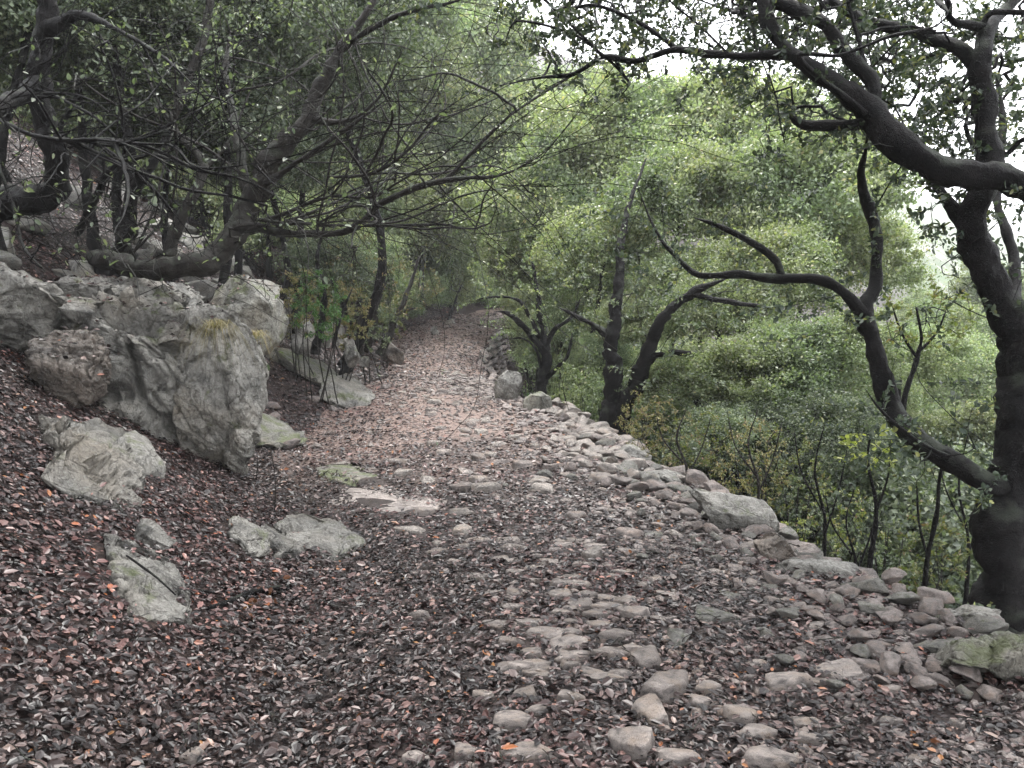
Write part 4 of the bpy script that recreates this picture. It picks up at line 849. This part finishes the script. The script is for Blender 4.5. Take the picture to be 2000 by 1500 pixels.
for k_, (q, r_) in enumerate([((805, 600), 1.5), ((835, 585), 1.7), ((865, 595), 1.6), ((890, 575), 1.8), ((915, 590), 1.7), ((940, 575), 1.8), ((960, 595), 1.5), ((850, 550), 2.0), ((905, 535), 2.1), ((955, 540), 2.1), ((990, 560), 2.0)]):
    p_ = hit(*q)
    if p_[1] > 26: bg_tree(k_ * 19, k_ * 3, k_, r_ * p_[1] / 40, 'pale bushy oak on the bank where the path turns out of sight', 'oaks where the path turns out of sight', xyz=(p_[0], p_[1] + 1, p_[2] + .5))
rng = np.random.default_rng(314)
for k in range(46):
    y = 8.5 + 30 * (k / 46) ** 1.2; r_ = rng.uniform(1.0, 1.7) * (1 + y * .02); x = float(XR(y)) + (r_ * 1.15 if y < 31 else .2) + .5 + rng.uniform(0, 1) * (1.5 + .45 * y)
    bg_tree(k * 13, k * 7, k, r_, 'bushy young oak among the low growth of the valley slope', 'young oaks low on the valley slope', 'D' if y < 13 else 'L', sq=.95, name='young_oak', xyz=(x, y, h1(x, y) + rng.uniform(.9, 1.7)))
for k in range(40):
    y = 11 + 30 * (k / 40) ** 1.1; r_ = rng.uniform(1.1, 1.9) * (1 + y * .015); x = float(XL(y)) - r_ * 1.1 - .4 - rng.uniform(0, 1) * (1.5 + .3 * y)
    if y < 20 and x / y < -.23: continue
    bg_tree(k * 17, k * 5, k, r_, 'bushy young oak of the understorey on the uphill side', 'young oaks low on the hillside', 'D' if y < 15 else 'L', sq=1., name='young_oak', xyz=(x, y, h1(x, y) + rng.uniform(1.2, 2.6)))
# unseen canopy added over the photographer to shade the near ground
for i, (x, y, z, r) in enumerate([(-4.5, .5, 5.2, 2.4), (-1.5, -2.5, 5.4, 2.5), (2.2, -1.5, 5.6, 2.4), (-6.5, 4, 6.2, 2.4), (5.2, .5, 4.2, 2.2)]):
    bg_tree(0 + i * 31, 17 * i, 5 + i, r, 'unseen oak added overhead to shade the near end of the path', 'unseen oaks added to shade the near end of the path', 'D', xyz=(x, y, z))

# ------------------------------------------------------------------ shrubs and saplings
def shrub(px, py, Y, rpx, hpx, label, mat, seed, name='shrub', cat='shrub', group=None, n=60, per=14, size=.035, stems=6, bark=None, maxd=4, asp=.5, prob=1.):
    rng = np.random.default_rng(seed); rad = rpx * Y / 1500; hh = hpx * Y / 1500
    top = at(px, py - hpx, Y); b = at(px, py, Y); g0 = h1(b[0], b[1]); b[2] = min(b[2], g0 + .0) if g0 < b[2] else g0 - .02
    c = top - np.array([0, 0, hh * .5]); root = empty(name, b, label, cat, group)
    A = c - np.array([0, 0, hh * .12]) + norm(rng.normal(size=(n, 3))) * np.array([rad, rad, hh * .6]) * rng.random((n, 1)) ** .4
    NP, NR = [], []
    for k in range(stems):
        e = c + norm(rng.normal(size=3)) * np.array([rad * .6, rad * .6, hh * .1]); b0 = b + rng.normal(size=3) * np.array([.05 + .22 * rad, .05 + .2 * rad, 0])
        P, R = catmull([b0, (b0 + e) / 2 + rng.normal(size=3) * .2 * rad, e], [.009 + .005 * rad, .008, .003], .1); NP.append(P); NR.append(R)
    VV, FF = [], []
    for P, R in zip(NP, NR):
        V, F = tube(P, R, 6); s_ = obj('stem', V, F, bark or M_BARK2, root, b)
    P, par, R, cnt, n0, tipd = grow(np.vstack(NP), np.concatenate(NR), A, rng, .09, .015, .25, .0017)
    V, F = twig_mesh(P, par, R, n0); obj('twigs', V, F, bark or M_BARK2, root, b, kind='stuff')
    V, F = twig_leaves(P, par, tipd, n0, rng, per, maxd, size, asp, prob, fine=False); obj('leaves', V, F, mat, root, b, kind='stuff')
    return root
shrub(620, 640, 11.6, 60, 120, 'bright green bush over the bank beyond the mossy rock', M_BRIGHT, 1, n=130, per=12, size=.05)
for i, q in enumerate([(675, 660, 13.2, 55, 120), (715, 665, 14.5, 60, 120), (755, 650, 17.5, 45, 100), (585, 640, 12.6, 50, 130), (752, 630, 23, 36, 90), (640, 600, 15, 80, 120)]):
    shrub(*q, 'grey-brown twiggy shrub of the thicket on the far left bank', [M_HEATH, M_DARK, M_SHRUB][i % 3], 50 + i, group='thicket shrubs on the far left bank', n=150, per=12, size=.05, stems=4)
shrub(1560, 1090, 5.6, 34, 100, 'yellow-green sprig growing from below the large jutting slab', M_YEL, 2, n=60, per=10, size=.02, stems=5)
for i, q in enumerate([(1290, 930, 8.2, 80, 160), (1370, 960, 7.4, 80, 180), (1460, 1000, 7.0, 90, 200), (1540, 1000, 7.2, 90, 190), (1250, 880, 9.2, 50, 120)]):
    shrub(*q, 'brownish wiry shrub growing up behind the rubble edge of the path', M_HEATH if i % 2 == 0 else M_SHRUB, 10 + i, group='shrubs behind the rubble edge', n=230, per=9, size=.028)
for i, q in enumerate([(1640, 1160, 6.2, 90, 240), (1740, 1190, 5.8, 90, 260), (1820, 1180, 5.6, 80, 220), (1580, 1100, 6.8, 70, 200)]):
    shrub(*q, 'dark green shrub filling the gap beneath the big oak limb', M_DARK if i % 2 else M_SHRUB, 20 + i, group='shrubs beneath the big oak limb', n=110, per=9, size=.036)
for i, q in enumerate([(1110, 800, 12.5, 36, 100), (1150, 830, 12, 34, 90), (1090, 760, 15, 40, 70), (1030, 720, 18, 30, 60)]):
    shrub(*q, 'pale green shrub beside the small many-branched oak', M_LIGHT, 30 + i, group='shrubs beside the small oak', n=80, per=12, size=.05)
shrub(1032, 792, 12.6, 16, 26, 'tiny bright green plant behind the upright block', M_BRIGHT, 41, n=26, per=10, size=.04, name='plant', cat='plant')
hero('sapling', 'sapling with yellow-green leaves beneath the big oak limb', 'sapling', [(1700, 1230, 5.2, 10), (1700, 1100, 5.2, 9), (1712, 1000, 5.2, 8), (1695, 900, 5.2, 6), (1700, 850, 5.2, 4)],
     [[(1712, 1000, 5.2, 6), (1735, 930, 5.2, 4), (1740, 860, 5.2, 3)]], [(1700, 870, 70, 50, 5, 5.5, 26)], M_BARK, M_YEL, 120, per=5, size=.045, maxd=3)
hero('sapling', 'thin forked sapling left of the big oak trunk', 'sapling', [(1800, 1240, 5.0, 10), (1810, 1100, 5, 9), (1830, 1000, 5, 8), (1835, 940, 5, 6), (1850, 860, 5, 4)],
     [[(1812, 1090, 5, 6), (1795, 1020, 5, 5), (1790, 940, 5, 4)]], [(1830, 920, 80, 80, 4.8, 5.4, 30)], M_BARK, M_OAK, 121, per=5, size=.04, maxd=3)
hero('sapling', 'young forked tree standing in the gap right of the bent limb', 'sapling', [(1790, 900, 6, 12), (1765, 800, 6, 9), (1790, 700, 6, 9), (1800, 660, 6, 7), (1790, 600, 6, 4)],
     [[(1792, 690, 6, 6), (1830, 650, 6, 4), (1850, 600, 6, 3)], [(1790, 700, 6, 6), (1760, 650, 6, 4), (1740, 590, 6, 3)]], [(1800, 620, 110, 80, 5.6, 6.6, 60)], M_BARK, M_SHRUB, 122, per=7, size=.04, maxd=3)

for k_, (q, h_, lab_) in enumerate([((1330, 990, 6.6), 190, 'bare pale twiggy sapling behind the large jutting slab'), ((1470, 1030, 6.2), 230, 'bare twiggy sapling between the jutting slab and the bent limb'), ((1600, 1130, 5.4), 300, 'bare dark sapling left of the yellow-leaved sapling'), ((1660, 1190, 5.1), 240, 'short bare sapling at the foot of the yellow-leaved sapling'), ((1880, 1180, 5.6), 330, 'bare sapling just left of the big oak trunk')]):
    x_, y_, Y_ = q; w_ = 6 - k_ % 2
    hero('sapling', lab_, 'sapling', [(x_, y_ + 30, Y_, w_ + 2), (x_ + 12, y_ - h_ * .35, Y_, w_), (x_ - 8, y_ - h_ * .7, Y_, w_ - 2), (x_ + 10, y_ - h_, Y_, 2)], [[(x_ + 12, y_ - h_ * .3, Y_, 4), (x_ + 40, y_ - h_ * .6, Y_, 3), (x_ + 60, y_ - h_ * .95, Y_, 1.5)], [(x_ + 4, y_ - h_ * .45, Y_, 4), (x_ - 35, y_ - h_ * .7, Y_, 3), (x_ - 50, y_ - h_, Y_, 1.5)]], [(x_, y_ - h_ * .75, 80, h_ * .35, Y_ - .2, Y_ + .3, 40)], M_BARK2 if k_ < 2 else M_BARK, M_OAK, 130 + k_, per=1, prob=.35, size=.035, rtip=.0013, maxd=2)
# dry grass tuft on the slab
def tuft(px, py, Y, n, L, mat, label, seed, spread=.6, droop=1.5, name='grass_tuft', cat='grass'):
    rng = np.random.default_rng(seed); b = at(px, py, Y); VV, FF = [], []; off = 0
    for _ in range(n):
        a = rng.uniform(0, 6.28); d = np.array([math.cos(a) * spread, math.sin(a) * spread, 1.]) * rng.uniform(.6, 1); d /= np.linalg.norm(d); l = L * rng.uniform(.5, 1.2); w = rng.uniform(.0015, .003)
        p = b + rng.normal(size=3) * [.04, .03, .01]; s = norm(np.cross(d, [0, 0, 1.])[None])[0] * w; pts = []
        for k in range(5):
            t = k / 4; q = p + d * l * t + np.array([0, 0, -1]) * droop * l * t * t + np.array([math.cos(a), math.sin(a), 0]) * .25 * l * t * t; pts += [q - s * (1 - t * .9), q + s * (1 - t * .9)]
        VV += pts; FF += [[off + 2 * k, off + 2 * k + 1, off + 2 * k + 3, off + 2 * k + 2] for k in range(4)]; off += 10
    return tag(obj(name, np.array(VV), np.array(FF), mat, origin=b), label, cat)
tuft(425, 640, 6.3, 110, .5, M_GRASS, 'tuft of dry yellow grass hanging over the slanting slab', 1)
tuft(500, 655, 7.3, 70, .4, M_GRASS, 'dry grass drooping over the mossy rounded rock', 2)
# thin bare twig plant in front of the slab, fallen sticks
def sprig(pts_list, label, cat, name, mat=M_BARK2, Y=None, lift=0.0):
    NP = []; VV, FF3, FF4 = [], [], []; off = 0
    for pts in pts_list:
        P = []
        for px, py, w, up in pts:
            g0 = hit(px, py); g0[2] += up; P.append(g0)
        R = [p[2] / 2 * q[1] / 1500 for p, q in zip(pts, P)]; P, R = catmull(P, R, .04); V, F = tube(P, R, 8, .12, 3)
        VV.append(V); FF4.append(F[0] + off); FF3.append(F[1] + off); off += len(V)
    V = np.vstack(VV); return tag(obj(name, V, [np.vstack(FF4), np.vstack(FF3)], mat, origin=V.mean(0)), label, cat)
sprig([[(405, 1197, 9, .02), (450, 1185, 14, .03), (490, 1168, 15, .03), (530, 1163, 14, .035), (562, 1158, 12, .03)], [(530, 1165, 5, .03), (575, 1175, 4, .03), (600, 1195, 3, .02)], [(490, 1170, 4, .03), (480, 1185, 3, .03)]], 'short thick black stick lying in the leaves of the bank', 'stick', 'fallen_stick', M_BARK)
sprig([[(250, 1140, 4, .13), (285, 1165, 5, .13), (310, 1180, 4, .12), (345, 1205, 3, .1)]], 'thin twig lying across the long bent slab', 'twig', 'fallen_twig', M_BARK)
sprig([[(365, 1158, 4, .02), (395, 1166, 5, .03), (430, 1168, 4, .02)]], 'thin dark twig just left of the thick stick', 'twig', 'fallen_twig', M_BARK)
sprig([[(505, 1385, 4, .02), (520, 1400, 5, .03), (548, 1425, 4, .02)]], 'pale crooked twig low in the near leaves', 'twig', 'fallen_twig')
for i, (px, py, h) in enumerate([(470, 930, 110), (535, 1010, 130), (500, 940, 80)]):
    p = hit(px, py); rng = np.random.default_rng(i); hh = h * p[1] / 1500; A = p + norm(rng.normal(size=(16, 3))) * [hh * .6, .1, .0] * rng.random((16, 1)) + np.array([0, 0, 1.]) * hh * rng.uniform(.4, 1, (16, 1))
    P0, R0 = catmull([p, p + [.02, 0, hh * .5], p + [.0, 0, hh]], [.004, .003, .002], .05); PP, par, RR, cnt, n0, tipd = grow(P0, R0, A, rng, .06, .006, .2, .0012)
    V, F = twig_mesh(PP, par, RR, n0); V0, F0 = tube(P0, R0, 6)
    r_ = empty('seedling', p, ['bare twiggy seedling at the base of the slanting slab', 'taller bare seedling standing in the leaves in front of the slab', 'bare seedling right behind the taller one'][i], 'seedling')
    obj('stem', V0, F0, M_BARK2, r_, p); obj('twigs', V, F, M_BARK2, r_, p, kind='stuff')
# rust-coloured dead sprig on the stick
rng = np.random.default_rng(5); p = hit(505, 1185); n = 26
PP_ = p + rng.normal(size=(n, 3)) * [.05, .12, .03] + [0.02, -.05, .04]
V, F = leaf_geo(PP_, rng.normal(size=(n, 3)), rng.normal(size=(n, 3)), rng.uniform(.03, .045, n), rng.uniform(.018, .026, n), .15)
tag(obj('dead_sprig', V, F, M_RUST, origin=p), 'sprig of rust-brown dead leaves caught on the black stick', 'sprig')['kind'] = 'stuff'

# ------------------------------------------------------------------ rocks on the hillside
g = 'rocks among the trees uphill'
rng = np.random.default_rng(9); k = 0
while k < 60:
    y = rng.uniform(6.5, 20); x = float(XL(y)) - rng.uniform(1.2, 7); px = 1000 + 1500 * x / y
    if not (-60 < px < 720) or (y < 8.5 and px > 240): continue
    s = rng.uniform(.15, .55); o = bpy.data.objects.new('hillside_rock', SM['rock', 1][k % 12]); link(o)
    o.location = (x, y, h1(x, y) + s * .12); o.scale = (s, s * rng.uniform(.6, 1), s * rng.uniform(.4, .8)); o.rotation_euler = (rng.uniform(-.5, .5), rng.uniform(-.3, .8), rng.uniform(0, 6))
    tag(o, 'angular grey rock on the leafy slope under the leaning trees', 'rock', g); k += 1
g = 'small stones on the left verge'
for k in range(46):
    y = rng.uniform(8, 24); x = float(XL(y)) - rng.uniform(-.25, .8); s = rng.uniform(.04, .14)
    o = bpy.data.objects.new('verge_stone', SM['rub', 1][k % 12]); link(o); o.location = (x, y, h1(x, y) + s * .2); o.scale = (s, s * .8, s * .6); o.rotation_euler = (0, 0, rng.uniform(0, 6))
    tag(o, 'small loose stone where the left bank meets the path', 'stone', g)

# ------------------------------------------------------------------ fallen leaves
def litter(rng):
    xs, ys, sz = [], [], []
    for y0, y1, dens, size in ((1.9, 3.2, 4400, .032), (3.2, 4.8, 3500, .033), (4.8, 7, 2000, .037), (7, 10, 1000, .046), (10, 15, 480, .058), (15, 24, 420, .066), (24, 36, 190, .09)):
        xl0, xr0 = -y1 * .72 - .3, min(y1 * .72, 2.9) + .1
        n = int((xr0 - xl0) * (y1 - y0) * dens); x = rng.uniform(xl0, xr0, n); y = rng.uniform(y0, y1, n)
        keep = (x > -y * .72 - .3) & (x < XR(y) + .12)
        u = (x - XL(y)) / (XR(y) - XL(y)); bare = np.exp(-((u - .55) / .3) ** 2) * sstep(7.5, 9.5, y) * .86 * (1 - .3 * sstep(13, 17, y)) + .3 * sstep(.75, 1., u)
        keep &= rng.random(n) > bare
        xs.append(x[keep]); ys.append(y[keep]); sz.append(size * rng.choice([.5, .75, 1., 1.2, 1.65], keep.sum(), p=[.24, .3, .25, .15, .06]) * rng.uniform(.85, 1.15, keep.sum()))
    x, y, s = map(np.concatenate, (xs, ys, sz)); keep = np.ones(len(x), bool)
    for a in STONES:
        m = (((x - a[0]) / a[2]) ** 2 + ((y - a[1]) / a[3]) ** 2) < .85; keep &= ~(m & (rng.random(len(x)) < .8))
    for c, th, r in FOOT:
        q = np.stack([x, y], 1) - c; d = np.hypot(q[:, 0], q[:, 1]); cand = d < r.max()
        o = np.argsort(th); R = np.interp(np.arctan2(q[:, 1], q[:, 0]), np.r_[th[o] - 2 * np.pi, th[o], th[o] + 2 * np.pi], np.r_[r[o], r[o], r[o]])
        keep &= ~(cand & (d < R * .93) & (rng.random(len(x)) < .96))
    x, y, s = x[keep], y[keep], s[keep]; n = len(x)
    from mathutils import Vector
    rx, ry, rz, rn, rs = [], [], [], [], []
    for xx, yy in rng.uniform((-6.5, 4.2), (-1.6, 9.5), (16000, 2)):
        best = None
        for b in BVHS:
            r = b.ray_cast(Vector((xx, yy, 6)), Vector((0, 0, -1)))
            if r[0] is not None and (best is None or r[0].z > best[0].z): best = r
        if best and abs(best[1].z) > .74 and best[0].z > h1(xx, yy) - .05:
            rx.append(xx); ry.append(yy); rz.append(best[0].z); rn.append(best[1][:] if best[1].z > 0 else (-best[1])[:]); rs.append(.045 * rng.uniform(.6, 1.3))
    z = H(x, y) + .008 + .028 * rng.random(n) ** 1.5
    e = .03; gxn = -(H(x + e, y) - H(x - e, y)) / (2 * e); gyn = -(H(x, y + e) - H(x, y - e)) / (2 * e)
    Nn = norm(np.stack([gxn, gyn, np.ones(n)], 1)) + rng.normal(size=(n, 3)) * .3
    x, y, z, s, gxn, gyn = (np.concatenate(q) for q in ((x, rx), (y, ry), (z, np.array(rz) + .012), (s, rs), (gxn, np.zeros(len(rx))), (gyn, np.zeros(len(rx)))))
    Nn = np.vstack([Nn, np.array(rn) + rng.normal(size=(len(rx), 3)) * .3]); n = len(x)
    a = rng.uniform(0, 2 * np.pi, n); D = np.stack([np.cos(a), np.sin(a), rng.normal(size=n) * .25 + gxn * -np.cos(a) * 1. + -gyn * np.sin(a)], 1)
    w = s * rng.uniform(.38, .7, n); P = np.stack([x, y, z], 1); nr = y < 4.6
    v1, f1 = leaf_geo(P[nr], D[nr], Nn[nr], s[nr], w[nr], .09); v2, f2 = leaf_geo(P[~nr], D[~nr], Nn[~nr], s[~nr], w[~nr], .09, False)
    return (np.vstack([v1, v2]), [f1, f2 + len(v1)]), n
(V, F), nlit = litter(np.random.default_rng(3))
lit = obj('fallen_leaves', V, F, M_LITTER, kind='stuff', smooth=False)
tag(lit, 'carpet of wet dark brown fallen leaves over the path and bank', 'fallen leaves')

rng = np.random.default_rng(8); VV, FF = [], []; off = 0
for _ in range(260):
    y = 2 + 8 * rng.random() ** 1.5; x = rng.uniform(-y * .7 - .2, float(XR(y)) - .1); a = rng.uniform(0, np.pi); L = rng.uniform(.05, .22); q = np.linspace(-.5, .5, 5)[:, None] * L * np.array([[math.cos(a), math.sin(a)]]) + rng.normal(size=(5, 2)) * L * .05
    P = np.column_stack([x + q[:, 0], y + q[:, 1]]); z = H(P[:, 0], P[:, 1]) + .035 + rng.uniform(0, .012); V, F = tube(np.column_stack([P, z]), np.linspace(.0028, .0012, 5), 5); VV.append(V); FF += [(F[0] + off), (F[1] + off)]; off += len(V)
tag(obj('twig_litter', np.vstack(VV), [np.vstack(FF[0::2]), np.vstack(FF[1::2])], M_BARK2, kind='stuff'), 'fine broken twigs strewn over the fallen leaves', 'twigs')
# ------------------------------------------------------------------ haze
def haze():
    x0, x1, y0, y1, z0, z1 = -200, 480, -40, 560, -110, 70
    V = np.array([(x, y, z) for x in (x0, x1) for y in (y0, y1) for z in (z0, z1)], float)
    F = np.array([(0, 1, 3, 2), (4, 6, 7, 5), (0, 4, 5, 1), (2, 3, 7, 6), (0, 2, 6, 4), (1, 5, 7, 3)])
    m = bpy.data.materials.new('haze_air'); m.use_nodes = True; nt = m.node_tree; nt.nodes.clear()
    o = nt.nodes.new('ShaderNodeOutputMaterial'); v = nt.nodes.new('ShaderNodeVolumePrincipled'); v.inputs['Density'].default_value = .001; v.inputs['Color'].default_value = (.95, .96, .98, 1)
    nt.links.new(v.outputs[0], o.inputs['Volume']); obj('haze', V, F, m, kind='stuff')
haze()
